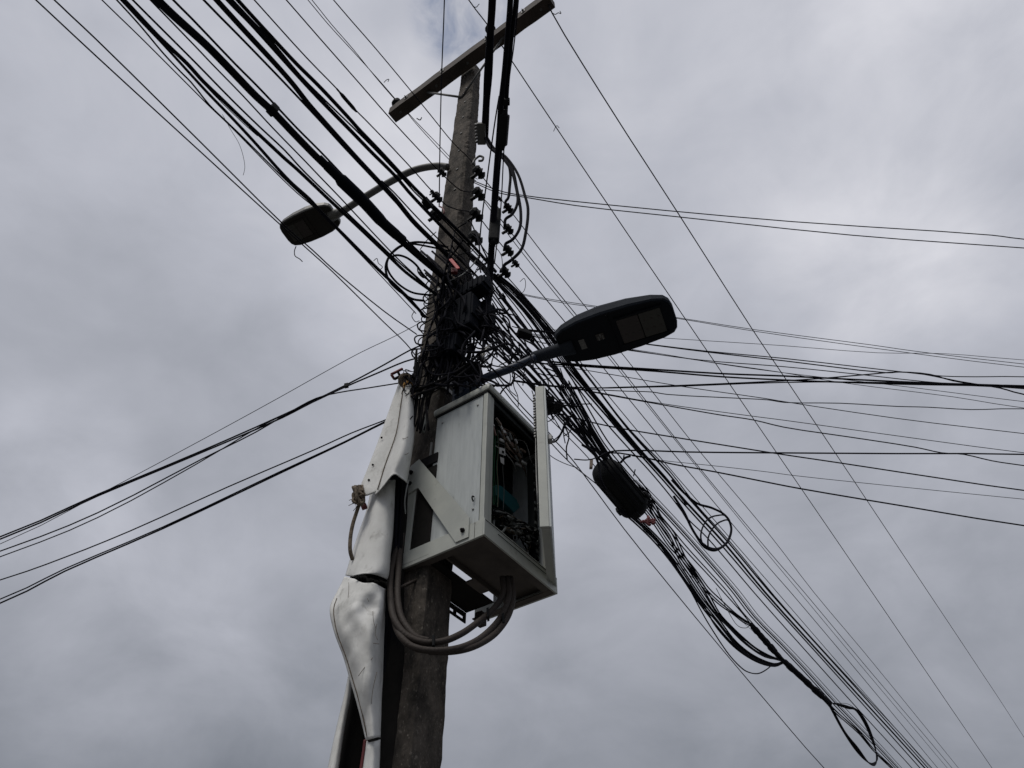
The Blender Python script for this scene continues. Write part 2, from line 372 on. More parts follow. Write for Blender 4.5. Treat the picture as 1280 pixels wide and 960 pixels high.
strands('cable', [(285.6, 0), (312, 27), (340, 58), (365, 86), (399, 123), (438, 163), (465, 191), (494, 220), (511, 240), (545, 276), (580, 312), (612, 345)], splane(.24), .0062, 4, .0072,
        'black cable in the lower half of the third overhead bundle', 'cables of the third bundle, lower half', ea=6, twist=.4)
wire('cable', [(291, 0), (340, 52), (376, 95), (408, 127), (440, 158), (468, 186), (503, 223), (519, 241), (545, 265), (600, 322)], splane(.25), .005, 'single cable sandwiched between the two halves of the third bundle', ea=6)
strands('cable', [(297, 0), (318, 23), (340, 47), (370.6, 80), (395, 104), (417, 127), (440, 152), (447, 160), (474, 188), (501, 217), (523, 240), (546, 262), (590, 306), (620, 340)], splane(.26), .0065, 4, .0062,
        'black cable in the upper half of the third overhead bundle', 'cables of the third bundle, upper half', ea=6, twist=.4)
P8 = splane(.14)
wire('service_wire', [(318, 0), (384, 73), (422, 112), (446, 139), (457, 150), (486, 180), (516, 212), (541, 240), (560, 258), (596, 269), (614, 291), (636, 317), (638, 320), (705, 401), (747, 451), (836, 560), (960, 708), (988, 740), (1080, 849), (1172, 960)], P8, .0042,
     'long straight wire with a thickened splice above the curved lamp arm', 'wire', ea=6, eb=14)
tube('splice_sleeve', [onplane(x, y, *P8) for x, y in ((421, 111), (432, 124), (446, 140))], [.006, .012, .012, .006], 'plastic', None, 3, 8)
tag(bpy.data.objects['splice_sleeve'], 'slim dark splice on the thin wire left of the crossarm', 'splice')
P9 = splane(.13)
wire('service_wire', [(358, 0), (450, 105), (484, 144), (493, 154), (517, 180), (554, 219), (576, 238), (599, 243), (636, 287), (661, 320), (719, 392), (764, 446), (854, 560), (960, 688), (1005, 740), (1080, 830), (1190, 960)], P9, .0042,
     'straight wire passing just under the lower left tip of the crossarm', 'wire', ea=6, eb=14)
P12 = splane(.12)
wire('service_wire', [(417, 0), (469, 60), (514, 114), (540, 146), (566, 178), (589, 201), (599, 216), (636, 261), (681, 320), (733, 385), (776, 440), (815, 489), (871, 560), (960, 666), (1017, 740), (1080, 815), (1198, 960)], P12, .0042,
     'straight wire crossing under the crossarm between its left end and the pole', 'wire', ea=6, eb=14)
wire('service_wire', [(595, 298), (617, 327), (634, 346), (692, 412), (740, 470), (815, 560), (960, 727), (972, 741), (1062, 845), (1163, 960)], splane(.13), .0042,
     'lowest of the four straight wires leaving the column of dark clamps', 'wire', eb=14)
wire('service_wire', [(599, 243), (630, 286), (656, 320), (716, 394), (760, 446), (852, 560), (956, 688), (1001, 742), (1076, 832), (1184, 960)], splane(.14), .0036,
     'wire twinned closely below the second straight wire from the clamps', 'wire', eb=14)
# twin wires through the left insulator of the crossarm then off to the right
pl = (pi1, U)
wire('twin_wire', [(385, 0), (410, 30), (442, 65), (470, 96), (497, 127), (509, 141), (517, 151), (543, 180), (562, 200), (580, 217), (595, 226)], pl, .0042, 'lower of two twisted wires tied to the left insulator of the crossarm', 'wire', ea=6)
wire('twin_wire', [(390, 0), (414, 30), (441, 61), (470, 97), (497, 128), (510, 141), (519, 151), (548, 181), (566, 200), (583, 216), (597, 224)], (pi1 + U * .015, U), .0042, 'upper of two twisted wires tied to the left insulator of the crossarm', 'wire', ea=6)
plane_r = lambda y0, az: (Vector((-.3, y0, 0)), Vector((math.cos(R(az)), -math.sin(R(az)), 0)))
RR = [  # points, y of the plane at the pole, azimuth, radius, label
 ([(592, 226), (623, 238), (645, 243), (760, 256), (990, 277), (1240, 294), (1280, 299)], 2.95, 86, .0042, 'upper of the pair of wires running right from the pole top, high in the sky'),
 ([(592, 228), (623, 241), (659, 247), (720, 257), (847, 271), (1065, 294), (1280, 310)], 2.97, 86, .0042, 'lower of the pair of wires running right from the pole top, high in the sky'),
 ([(640, 364), (665, 370), (700, 376), (740, 382), (840, 396), (943, 412), (1088, 431), (1144, 439), (1280, 455)], 3.15, 84, .0024, 'upper of two hair-thin wires that come out behind the tip of the big lamp'),
 ([(640, 366), (700, 378), (760, 386), (840, 397), (943, 414), (1121, 439), (1280, 459)], 3.16, 84, .0024, 'lower of two hair-thin wires that come out behind the tip of the big lamp'),
 ([(690, 412), (822, 422), (900, 427), (978, 432), (1097, 441), (1179, 442), (1280, 450)], 3.12, 84, .002, 'faintest thin wire just under the tip of the big lamp'),
 ([(660, 412), (700, 416), (806, 430), (884, 440), (980, 451), (1109, 466), (1125, 465), (1163, 468), (1191, 476), (1228, 481), (1280, 482)], 3.1, 84, .0042, 'black wire that humps upward before joining the thick horizontal bunch at right'),
 ([(660, 413), (800, 429), (884, 439), (980, 448), (1120, 464), (1177, 470), (1220, 471), (1280, 471)], 3.08, 84, .0036, 'top wire of the thick horizontal bunch at the right frame edge'),
 ([(650, 415), (700, 423), (785, 437), (843, 446), (896, 452), (976, 458), (1074, 468), (1156, 477), (1280, 486)], 3.12, 84, .0033, 'wire leaving under the big lamp and sinking into the thick horizontal bunch'),
 ([(650, 418), (785, 438), (850, 447), (890, 453), (974, 465), (1050, 478), (1191, 496), (1280, 510)], 3.1, 83, .0022, 'lower thin wire diverging below the thick horizontal bunch'),
 ([(650, 417), (785, 436), (843, 445), (900, 455), (980, 466), (1121, 482), (1200, 492), (1280, 502)], 3.11, 83, .0022, 'upper thin wire diverging below the thick horizontal bunch'),
 ([(640, 442), (690, 452), (740, 457), (806, 461), (901, 467), (980, 470), (1121, 477), (1200, 480), (1280, 483)], 3.05, 84, .0062, 'thickest horizontal cable, starting under the neck of the big lamp'),
 ([(690, 455), (760, 460), (819, 464), (903, 471), (980, 475), (1121, 480), (1280, 484)], 3.06, 84, .0058, 'thick cable running close below the thickest horizontal one'),
 ([(640, 476), (690, 483), (740, 485), (780, 484), (845, 482), (980, 476), (1027, 473), (1085, 468), (1125, 465), (1156, 468), (1200, 477), (1250, 485), (1280, 493)], 3.0, 85, .0045, 'cable that rises across the thick horizontal bunch and drops at the right edge'),
 ([(640, 475), (690, 482), (745, 485), (800, 484), (845, 483), (980, 478), (1100, 478), (1280, 485)], 3.01, 85, .004, 'second cable rising from behind the open door to the thick bunch'),
 ([(660, 452), (700, 458), (740, 464), (852, 483), (956, 498), (980, 502), (1121, 523), (1280, 542)], 3.06, 82, .0028, 'thin straight wire sloping down right from below the big lamp'),
 ([(700, 486), (740, 487), (783, 489), (815, 490), (834, 493), (927, 498), (961, 500), (980, 503), (1050, 504), (1121, 508), (1160, 509), (1214, 512), (1280, 511)], 3.02, 84, .0032, 'slightly wavy wire ending level at the right edge below the bunch'),
 ([(700, 483), (751, 491), (811, 502), (939, 520), (978, 525), (1130, 546), (1280, 566)], 3.0, 82, .0024, 'thin straight wire just above the kinked one at right'),
 ([(700, 482), (751, 492), (828, 506), (896, 518), (909, 520), (942, 525), (980, 534), (1060, 546), (1144, 559), (1177, 566), (1205, 568), (1240, 576), (1280, 582)], 3.0, 82, .0038, 'kinked wire that meets the level cable near the right edge'),
 ([(700, 517), (732, 526), (768, 534), (821, 543), (927, 560), (971, 567), (1052, 579), (1170, 597), (1280, 613)], 2.98, 82, .0042, 'black wire crossing below the level cable from the second cable group'),
 ([(748, 572), (761, 565), (790, 563), (860, 565), (960, 566), (1120, 567), (1280, 568)], 2.95, 85, .0045, 'dead level cable from the top of the black splice closure to the right edge'),
 ([(748, 572), (763, 566), (801, 571), (840, 580), (895, 590), (960, 603), (996, 610), (1138, 634), (1280, 657)], 2.95, 81, .0045, 'lowest black wire sloping to the right edge from the splice closure'),
 ([(790, 570), (822, 575), (890, 582), (960, 590), (989, 594), (1130, 609), (1280, 624)], 2.98, 82, .0018, 'faint hair-thin wire above the lowest sloping wire at right'),
]
for pts, y0, az, r, lab in RR: wire('service_wire', pts, plane_r(y0, az), r, lab, 'wire', eb=9)
LL = [
 ([(0, 680), (122, 619), (252, 550), (349, 497), (406, 465), (450, 441), (494, 420), (528, 402)], 3.02, -74, .0022, 'thin wire arching highest of the wires that run down to the left'),
 ([(0, 671), (122, 618), (244, 567), (353, 519), (433, 481), (480, 456), (512, 438), (530, 430)], 3.0, -73, .005, 'upper cable of the close left-going pair joined by a small clip'),
 ([(0, 674), (122, 620), (244, 569), (353, 522), (390, 503), (433, 483), (475, 465), (506, 452), (528, 446)], 2.99, -73, .0052, 'lower cable of the close left-going pair joined by a small clip'),
 ([(0, 689), (122, 641), (252, 574), (320, 540), (366, 513), (395, 498), (422, 491), (460, 485), (498, 479), (520, 476)], 2.98, -73, .0042, 'left-going cable that bends level just before the top of the white cover'),
 ([(0, 696), (122, 647), (244, 581), (333, 529), (380, 508), (433, 483)], 2.985, -73, .0036, 'lowest cable of the upper left-going group'),
 ([(0, 725), (80, 697), (162, 664), (284, 609), (398, 560), (440, 541), (479, 526), (500, 517)], 3.02, -73, .004, 'single upper wire of the lower left-going group behind the white cover'),
 ([(0, 749), (81, 711), (203, 659), (349, 590), (431, 552), (479, 528), (500, 519)], 3.03, -73, .004, 'middle wire of the lower left-going group behind the white cover'),
 ([(0, 754), (81, 714), (203, 661), (349, 592), (431, 553), (479, 529), (500, 520)], 3.035, -73, .005, 'lowest left-going cable behind the white cover'),
]
for pts, y0, az, r, lab in LL: wire('service_wire', pts, plane_r(y0, az), r, lab, 'cable', ea=9)
c = at(433, 482, onplane(433, 482, *plane_r(2.98, -73)).y)
tag(box('cable_clip', c, Vector((.012, 0, .004)), Vector((0, .01, 0)), Vector((-.003, 0, .014)), 'plastic', None, .003), 'small black clip joining two cables left of the pole', 'clip')
# high conductors on the crossarm
wire('conductor', [(560, -45), (586, 0), (611, 33), (624, 52), (639, 75), (695, 159), (760, 256), (912, 480), (1049, 680), (1240, 960)], (pi2, U), .0062, 'straight high conductor through the middle insulator of the crossarm', 'conductor', ea=8, eb=20, m='bare')
wire('conductor', [(683, -3), (690, 16), (752, 118), (846, 264), (940, 411), (985, 478), (1120, 680), (1290, 937)], (pi3, U), .0062, 'straight high conductor from the upper right tip of the crossarm, rightmost in the sky', 'conductor', eb=20, m='bare')
# loose tie ends on the conductors
def curl(name, pts, y, r, label, m='cable', group=None, cat='wire', n=4):
    o = tube(name, [at(a[0], a[1], a[2] if len(a) > 2 else y) for a in pts], r, m, None, n, 5); tag(o, label, cat, group); return o
def on_arm(px, py, ref): return onplane(px, py, ref, U).y
curl('tie_wire', [(690, 16), (694, 18), (698, 16), (701, 17), (700, 14)], on_arm(690, 16, pi3), .004, 'tiny curled tie wire at the right tip of the crossarm')
curl('tie_wire', [(591, 8), (595, 9), (598, 6), (599, 5)], on_arm(595, 9, pi2), .004, 'tiny curled tie wire on the conductor left of the twin vertical cables')
curl('tie_wire', [(480, 103), (483, 100), (486, 99), (485, 102)], on_arm(484, 101, pi1), .004, 'tiny curled tie wire above the left end of the crossarm')
curl('tie_wire', [(521, 148), (525, 150), (527, 147)], on_arm(523, 148, pi1), .006, 'small stub of tie wire under the left end of the crossarm')
curl('tie_wire', [(692, 164), (696, 157), (699, 160)], on_arm(695, 159, pi2), .0035, 'tiny tie wire on the conductor right of the pole')
# vertical and overhead feeders
def zwire(name, pts, r, label, group=None, m='cable', n=3, sides=8, cat='cable', ea=0):
    P = ext([atz(*q) for q in pts], ea, 0); o = tube(name, P, r, m, None, n, sides); tag(o, label, cat, group); return o
zwire('thin_wire', [(556, -60, 7.3), (555.5, 0, 7.3), (552, 94, 7.2), (550, 178, 6.9), (549, 257, 6.5)], .0042, 'thin nearly vertical wire passing left of the pole top', ea=4)
zwire('feeder_cable', [(615, -60, 7.5), (614, 0, 7.5), (612, 37, 7.5), (608, 94, 7.5), (607, 122, 7.5), (605, 156, 7.6), (604, 172, 7.6)], .020, 'left strand of the twisted pair hanging down to the ribbed connector', ea=4)
zwire('feeder_cable', [(618, -60, 7.5), (617.5, 0, 7.5), (615, 40, 7.5), (613, 94, 7.5), (610, 125, 7.5), (609, 150, 7.6), (608, 172, 7.6)], .016, 'right strand of the twisted pair hanging down to the ribbed connector', ea=4)
zwire('feeder_cable', [(640, -60, 6.4), (638, 0, 6.4), (634, 50, 6.4), (630, 95, 6.4), (626, 130, 6.4), (624, 160, 6.4), (621, 200, 6.3), (618, 240, 6.2), (615, 290, 6.0), (611, 345, 5.75), (608, 385, 5.5)], .017, 'left strand of the long feeder cable right of the pole', ea=4)
zwire('feeder_cable', [(646, -60, 6.42), (645, 0, 6.42), (640, 40, 6.42), (635, 95, 6.42), (632, 130, 6.42), (629, 160, 6.42), (624, 200, 6.32), (621, 240, 6.2), (617, 290, 6.0), (614, 345, 5.75), (611, 385, 5.5)], .014, 'right strand of the long feeder cable right of the pole', ea=4)
zwire('thin_wire', [(649, -40, 6.5), (648, 0, 6.5), (642, 60, 6.5), (637, 95, 6.5), (634, 140, 6.5), (630, 185, 6.4), (626, 260, 6.2), (618, 330, 5.9)], .004, 'thin wire riding on the right of the long feeder cable', ea=4)
zwire('thin_wire', [(624, 120, 6.7), (619, 150, 6.7), (614, 185, 6.7), (608, 230, 6.6), (602, 275, 6.4), (599, 310, 6.2)], .005, 'thin slanting wire between the pole and the long feeder cable')
# loops from the connector down to the clamps
YL = 2.80
loops = [
 ([(606, 172), (612, 184), (625, 194), (638, 211), (645, 234), (647, 253), (640, 268), (632, 274), (631, 283)], 'inner looping jumper ending at the second clamp of the outer column'),
 ([(607, 174), (614, 186), (628, 197), (640, 211), (646, 236), (651, 266), (649, 287), (640, 300), (632, 305), (632, 311)], 'middle looping jumper ending at the third clamp of the outer column'),
 ([(609, 172), (618, 186), (632, 196), (647, 217), (656, 244), (660, 261), (657, 292), (651, 313), (638, 326), (630, 332), (630, 338)], 'outermost looping jumper ending at the lowest clamp'),
 ([(611, 180), (626, 194), (636, 207), (638, 220), (637, 234), (635, 248), (632, 252), (632, 258)], 'short inner jumper ending at the top clamp of the outer column')]
for i, (pts, lab) in enumerate(loops):
    P = [at(x, y, YL - .04 * math.sin(math.pi * k / (len(pts) - 1)) + .01 * i) for k, (x, y) in enumerate(pts)]
    P[0] = atz(pts[0][0], pts[0][1], 7.55)
    P[1] = P[0].lerp(P[2], .4)
    P[1] = at(pts[1][0], pts[1][1], (P[0].y * .55 + P[2].y * .45))
    tag(tube('jumper_cable', P, .0105, 'cable', None, 5, 8), lab, 'cable')
# clamps
def clamp(px, py, y, label, group, k=1.0):
    p = at(px, py, y); o = thing('strain_clamp', p, label, 'clamp', group)
    V, Fc = [], []
    ax = (S * .8 - Z * .15 + U * .1).normalized()
    lathe_geo(p - ax * .05 * k, ax, [(0, .02 * k), (.015 * k, .038 * k), (.03 * k, .02 * k), (.045 * k, .042 * k), (.06 * k, .02 * k), (.075 * k, .036 * k), (.095 * k, .015 * k)], V, Fc, 8)
    link('body', V, Fc, 'plastic', o)
    V, Fc = [], []
    box_geo(p + Z * .035 * k, (ax * .012 * k, U * .01 * k, Z * .03 * k), V, Fc); box_geo(p - U * .035 * k, (ax * .01 * k, U * .035 * k, Z * .008 * k), V, Fc)
    link('bolt', V, Fc, 'bare', o); return o
names1 = ['top', 'second', 'third', 'bottom']
for i, (x, y) in enumerate([(599, 216), (599, 243), (596, 269), (595, 298)]):
    clamp(x, y, 2.98, names1[i] + ' dark clamp fixed on the right edge of the pole', 'clamps on the pole edge', 1.15)
for i, (x, y) in enumerate([(636, 261), (636, 287), (636, 314), (632, 341)]):
    clamp(x, y, 2.86, names1[i] + ' dark clamp hanging on a wire right of the feeder cable', 'clamps of the outer column', .8)
clamp(645, 330, 2.88, 'small round clamp to the right of the outer column', None, .55)
clamp(625, 249, 2.84, 'smallest clamp between feeder cable and outer column', None, .4)
clamp(541, 241, 2.9, 'tiny connector on the wire left of the pole', None, .45)
clamp(553, 216, 2.98, 'upper dark clamp on the left edge of the pole', 'clamps on left pole edge', .8)
clamp(547, 247, 2.98, 'middle dark clamp on the left edge of the pole', 'clamps on left pole edge', .9)
clamp(545, 270, 2.98, 'lower dark clamp on the left edge of the pole', 'clamps on left pole edge', 1.0)
curl('hook', [(591, 205), (594, 199), (600, 195), (604, 197), (602, 201), (598, 201)], 2.95, .010, 'curved steel hook at the right of the pole above the clamps', 'grayarm', cat='hook')
# connector and splice boxes on the feeders
p = atz(604, 167, 7.58); o = thing('connector_block', p, 'ribbed grey connector at the lower end of the twisted pair', 'connector')
dn = (atz(607, 180, 7.55) - atz(606, 155, 7.6)).normalized(); side = Vector((1, 0, 0))
box('housing', p - side * .015, side * .035, dn * .085, dn.cross(side) * .04, 'grayarm', o, .008)
for k in range(6): box('rib', p - side * .056 + dn * (-.07 + .027 * k), side * .01, dn * .007, dn.cross(side) * .035, 'grayarm', o)
def splice(pa, pb, r, label, m='plastic', flat=1.0):
    o = thing('splice_box', (pa + pb) / 2, label, 'splice box'); t = (pb - pa); Ln = t.length; t.normalize()
    x = t.cross(Vector((0, 1, 0))).normalized(); yv = t.cross(x)
    box('housing', (pa + pb) / 2, x * r, yv * r * .8, t * Ln / 2, m, o, r * .35)
    lathe('collar', pa - t * .03, t, [(0, r * .45), (.03, r * .7), (.032, r * .7)], m, o, 8); lathe('collar', pb + t * .03, -t, [(0, r * .45), (.03, r * .7), (.032, r * .7)], m, o, 8)
    return o
splice(atz(631, 143, 6.38), atz(628, 182, 6.33), .030, 'upper black splice box on the long feeder cable')
tag(box('cable_tap', atz(633, 127, 6.4), Vector((.022, 0, 0)), Vector((0, .02, 0)), Vector((0, 0, .02)), 'plastic', None, .006), 'knobby tap on the feeder cable above the upper splice box', 'tap')
splice(at(620, 263, 2.72), at(617, 302, 2.78), .036, 'lower black splice box on the long feeder cable beside the clamps')
# sleeve on the thickest bundle
P = [onplane(x, y, *SP) + U * .005 for x, y in ((398, 198), (408, 208), (426, 226), (454, 253), (478, 279), (497, 296), (504, 302))]
tag(tube('bundle_sleeve', P, [.020, .026, .036, .034, .030, .028, .022], 'navy', None, 5, 12), 'long swollen black sleeve wrapped round the thickest bundle across the lamp arm', 'sleeve')
o = thing('bundle_clamp', onplane(341, 137, *SP), 'dark clamp knob on the thickest bundle far left of the pole', 'clamp')
pp = onplane(341, 137, *SP); box('body', pp, S * .02, U * .026, Z * .026, 'plastic', o, .006); box('bolt', pp + Z * .03, S * .008, U * .008, Z * .014, 'bare', o)
o = thing('bundle_clamp', onplane(534, 255, *splane(.26)), 'dark clamp on the third bundle just left of the pole', 'clamp')
pp = onplane(534, 254, *splane(.25)); box('body', pp, S * .034, U * .02, Z * .022, 'plastic', o, .006); box('bolt', pp - U * .02, S * .007, U * .012, Z * .007, 'bare', o)

# --- lower right: fan from the pole to the closure
rng = random.Random(11)
for i in range(20):
    t = i / 19
    j = lambda a: rng.uniform(-a, a)
    pts = [(612 - 26 * t + j(5), 342 + 70 * t + j(8)), (648 - 34 * t + j(4), 392 + 46 * t + j(5)), (690 - 32 * t + j(4), 448 + 34 * t + j(3)),
           (722 - 16 * t + j(3), 500 + 30 * t + j(4)), (752 - 10 * t + j(3), 553 + 14 * t + j(3)), (778 - 8 * t + j(4), 588 + 8 * t + j(3)), (812 - 8 * t + j(3), 628 + 8 * t + j(3))]
    wire('cable', pts, splane(.12 + .10 * rng.random()), .0046 + .0025 * rng.random(), 'black cable in the fan running from the pole tangle down to the splice closure', group='cables fanning to the splice closure', n=4)
# upper group, beside the first, that carries the slack ring
T = splane(.24)
TL = [
 ([(622, 345), (644, 366), (670, 396), (702, 440), (727, 474), (773, 534), (826, 592), (858, 628), (908, 682), (956, 740), (1030, 822), (1156, 960)], .011, 'thickest straight cable passing through the slack ring'),
 ([(622, 343), (645, 362), (672, 392), (709, 437), (743, 481), (784, 535), (834, 590), (862, 624), (912, 680), (962, 740), (1036, 822), (1160, 960)], .0085, 'second straight cable passing through the slack ring'),
 ([(618, 350), (642, 372), (668, 404), (696, 446), (727, 484), (759, 521), (775, 540), (826, 597), (854, 629), (904, 684), (952, 740), (1026, 822), (1150, 960)], .0075, 'lower edge cable of the group passing through the slack ring'),
 ([(620, 352), (655, 390), (696, 446), (727, 491), (756, 527), (790, 565), (813, 590), (838, 620), (853, 640), (861, 650), (880, 668), (899, 689), (942, 740), (1013, 820), (1074, 888), (1140, 960)], .0058, 'cable that parts from the group and passes below the slack ring'),
 ([(644, 366), (672, 396), (712, 443), (747, 487), (788, 538), (838, 590), (866, 626), (914, 679), (968, 745), (1038, 823), (1163, 958)], .0055, 'upper edge cable of the group passing through the slack ring'),
]
for k, (pts, r, lab) in enumerate(TL): wire('cable', pts, splane(.20 + .012 * k), r, lab, eb=14)
for k in range(5):
    dx = (-3, -1.5, 0, 1.5, 3)[k]
    wire('cable', [(598 + 5 * k, 330 + 3 * k), (646 + dx, 372 - dx), (672 + dx, 402 - dx), (706 + dx, 449 - dx * .7), (735 + dx, 486), (776 + dx * .5, 534), (800 + dx * .3, 562), (830 + dx * .3, 595), (859 + dx * .4, 631)], splane(.19 + .01 * k), .005, 'black cable in the second group between lamp neck and slack ring', group='second cable group under the lamp neck', n=4)
ring = [
 ([(842, 620), (855, 640), (864, 659), (872, 672), (880, 681), (890, 686), (900, 685), (910, 676), (914, 660), (911, 650), (905, 643), (890, 635), (871, 629), (855, 616), (840, 600)], 'outer turn of the slack ring left hanging on the lower right cables'),
 ([(846, 628), (862, 655), (870, 670), (878, 682), (890, 688.5), (903, 684), (912, 673), (914, 658), (908, 646), (896, 644.5), (885, 649), (878, 660), (876, 672), (878, 680)], 'middle turn of the slack ring with a loose end at lower left'),
 ([(885, 683), (885, 674), (888, 665), (894, 657), (901, 652), (911, 651), (914, 657), (914, 667), (908, 679), (898, 686), (887, 686), (880, 680)], 'innermost arc of the slack ring'),
]
for k, (pts, lab) in enumerate(ring): wire('slack_loop', pts, splane(.21 + .015 * k, AZ + R(8)), .010 if k == 0 else .0065, lab, 'cable loop', n=6)
# below the closure: sagging bundle
UPl = splane(.14)
tail = [(983, 828), (1001, 844), (1013, 856), (1024, 866), (1036, 879)]
def knotted(pts, n, w0, w1, r, off, label, group):
    for k in range(n):
        c_ = (k - (n - 1) / 2); P = []
        for i_, (x, y) in enumerate(pts):
            ww = w0 if i_ < len(pts) * .55 else w1
            P.append((x + c_ * ww + rng.uniform(-.5, .5), y - c_ * ww * .8 + rng.uniform(-.5, .5)))
        wire('cable', P + [(x + rng.uniform(-1.6, 1.6), y + rng.uniform(-1.6, 1.6)) for x, y in tail], splane(off + .025 * rng.random()), r, label, group=group, n=4)
knotted([(777, 636), (789, 645), (817, 671), (838, 696), (855, 720), (874, 749), (896, 776), (914, 799), (931, 815), (950, 826), (967, 831)], 4, 1.9, 1.2, .0068, .12, 'black cable in the lower of two sagging ropes below the splice closure', 'lower sagging rope of cables')
knotted([(800, 612), (813, 629), (824, 648), (839, 669), (852, 697), (865, 716), (882, 743), (897, 767), (913, 784), (927, 798), (942, 810), (958, 820)], 4, 2.2, 1.1, .0066, .14, 'black cable in the upper of two sagging ropes below the splice closure', 'upper sagging rope of cables')
knotted([(800, 628), (818, 652), (838, 680), (853, 697), (867, 714), (883, 736), (899, 752), (917, 767), (930, 776), (941, 783), (956, 801), (970, 817)], 3, 2.2, 1.2, .006, .15, 'black cable running from the closure into the taped knot', 'straight cables into the taped knot')
knotted([(806, 624), (835, 658), (856, 684), (889, 720), (908, 741), (927, 765), (941, 781), (956, 799), (971, 816)], 2, 2.6, 1.2, .0055, .17, 'black cable just above those that enter the taped knot', 'upper cables into the taped knot')
knotted([(780, 625), (800, 655), (822, 678), (842, 704), (858, 728), (880, 757), (893, 780), (912, 803), (930, 818), (950, 829), (968, 833)], 1, 1, 1, .0085, .12, 'thickest cable on the outside of the lower sagging rope', None)
for k, dx in enumerate((-3.5, 0.2, 2.6, 6.5)):
    wire('cable', [(792 + dx, 600), (812 + dx, 620), (852 + dx, 663), (889 + dx, 705), (919 + dx, 740), (942 + dx, 770), (977 + dx, 806), (1010 + dx, 841), (1047 + dx, 882), (1094 + dx * .9, 930), (1122 + dx * .8, 960)], splane(.15 + .012 * k), (.006, .0065, .003, .0035)[k],
         ['lowest', 'second lowest', 'second highest', 'highest'][k] + ' of four straight wires running just above the sagging bundle', eb=12)
wire('cable', [(780, 640), (789, 645), (817, 672), (836, 693), (850, 715), (864, 740), (880, 770), (894, 793), (911, 818), (927, 835), (935, 840), (947, 842), (958, 837), (966, 830)], splane(.12), .0055, 'lowest drooping cable with a small hooked end under the sagging bundle', n=5)

wire('cable', [(895, 735), (908, 760), (920, 780), (932, 785), (938, 781)], splane(.13), .003, 'thin curled wire under the taped knot', n=5)
for k in range(4):
    dx = k * 1.7 - 2.5
    wire('slack_loop', [(1024, 866), (1036 + dx * .4, 880), (1053 + dx, 911 + dx), (1070 + dx, 935), (1084 + dx * .6, 952 + dx * .4), (1093 + dx * .3, 955 + dx * .5), (1096 - dx * .2, 944), (1090 + dx * .5, 923), (1083 + dx * .7, 906), (1073 + dx * .9, 890 + dx * .3), (1059, 884 - dx * .6), (1041, 879)], splane(.13 + .012 * k), .007,
         'black cable of the long narrow loop near the bottom of the picture', 'cable loop', group='narrow loop at lower right', n=5)
wire('slack_loop', [(1036, 879), (1050, 879), (1060, 880), (1068, 885), (1075, 892), (1083, 904)], splane(.16), .003, 'thin wire arching above the narrow loop at lower right', 'cable loop', n=5)
strands('cable', [(1028, 870), (1040, 885), (1075, 917), (1092, 938), (1112, 957), (1125, 970)], splane(.14), .006, 3, .012, 'black cable running through the middle of the narrow loop', 'cables through the narrow loop', eb=12)
wire('service_wire', [(600, 440), (640, 494), (679, 536), (709, 567), (731, 595), (780, 661), (868, 770), (969, 890), (1030, 960)], splane(.05), .0042, 'lone straight wire running lowest from behind the cabinet door to the bottom edge', 'wire', eb=12)
wire('service_wire', [(600, 447), (640, 501), (676, 540), (712, 578), (729, 592), (752, 610)], splane(.06), .004, 'second wire from behind the cabinet door ending at the closure', 'wire')
wire('service_wire', [(678, 560), (690, 571), (705, 579), (722, 585)], splane(.05), .0028, 'thin slack wire between the open door and the lone straight wire', 'wire', n=5)
wire('service_wire', [(640, 470), (662, 498), (700, 536), (735, 572), (745, 585)], splane(.08), .0036, 'thin wire passing behind the cabinet door top toward the closure', 'wire')
wire('service_wire', [(785, 646), (830, 688), (870, 726), (960, 806), (1000, 845), (1052, 900)], splane(.10), .0018, 'faintest hair-thin wire below the sagging bundle', 'wire')
# taped knots
for (a, b, r, lab) in (((938, 780), (975, 822), .030, 'frayed tape wrap where the sagging cables begin to merge'), ((975, 822), (1038, 880), .032, 'long dark tape wrap holding the lower bundle together')):
    pa, pb = onplane(*a, *UPl), onplane(*b, *UPl); pa, pb = (pa, pb); P = [pa.lerp(pb, k / 12) + Vector((noise.noise(Vector((k, 1, r * 99))), noise.noise(Vector((k, 5, 2))), noise.noise(Vector((k, 8, 3))))) * .012 for k in range(13)]
    tag(tube('tape_wrap', P, [r * (.85 + .8 * abs(noise.noise(Vector((k * .7, 3, 1)))) ) * (.6 if k in (0, 12) else 1) for k in range(13)], 'cable', None, 3, 9), lab, 'tape')
# spacer / small device cluttering the cables behind the open door
pp = at(690, 508, 3.15); o = thing('cable_spacer', pp, 'dark lumpy bracket on the cables right of the open door top', 'bracket')
for k in range(7):
    q2 = pp + Vector((rng.uniform(-.06, .09), rng.uniform(-.03, .05), rng.uniform(-.05, .05))); box('lug', q2, Vector((.022, .01, .01)), Vector((-.006, .02, .004)), Vector((0, -.004, .02)), 'cable2', o, .004)
pp = at(656, 418, 2.85); o = thing('junction_box', pp, 'flat black junction box on the cables left of the big lamp', 'junction box')
box('housing', pp, Vector((.038, .010, -.008)), Vector((-.006, .026, 0)), Z * .014, 'plastic', o, .006); box('lid', pp + Vector((-.012, .0, .024)), Vector((.03, .008, 0)), Vector((-.005, .02, 0)), Z * .007, 'plastic', o, .003)

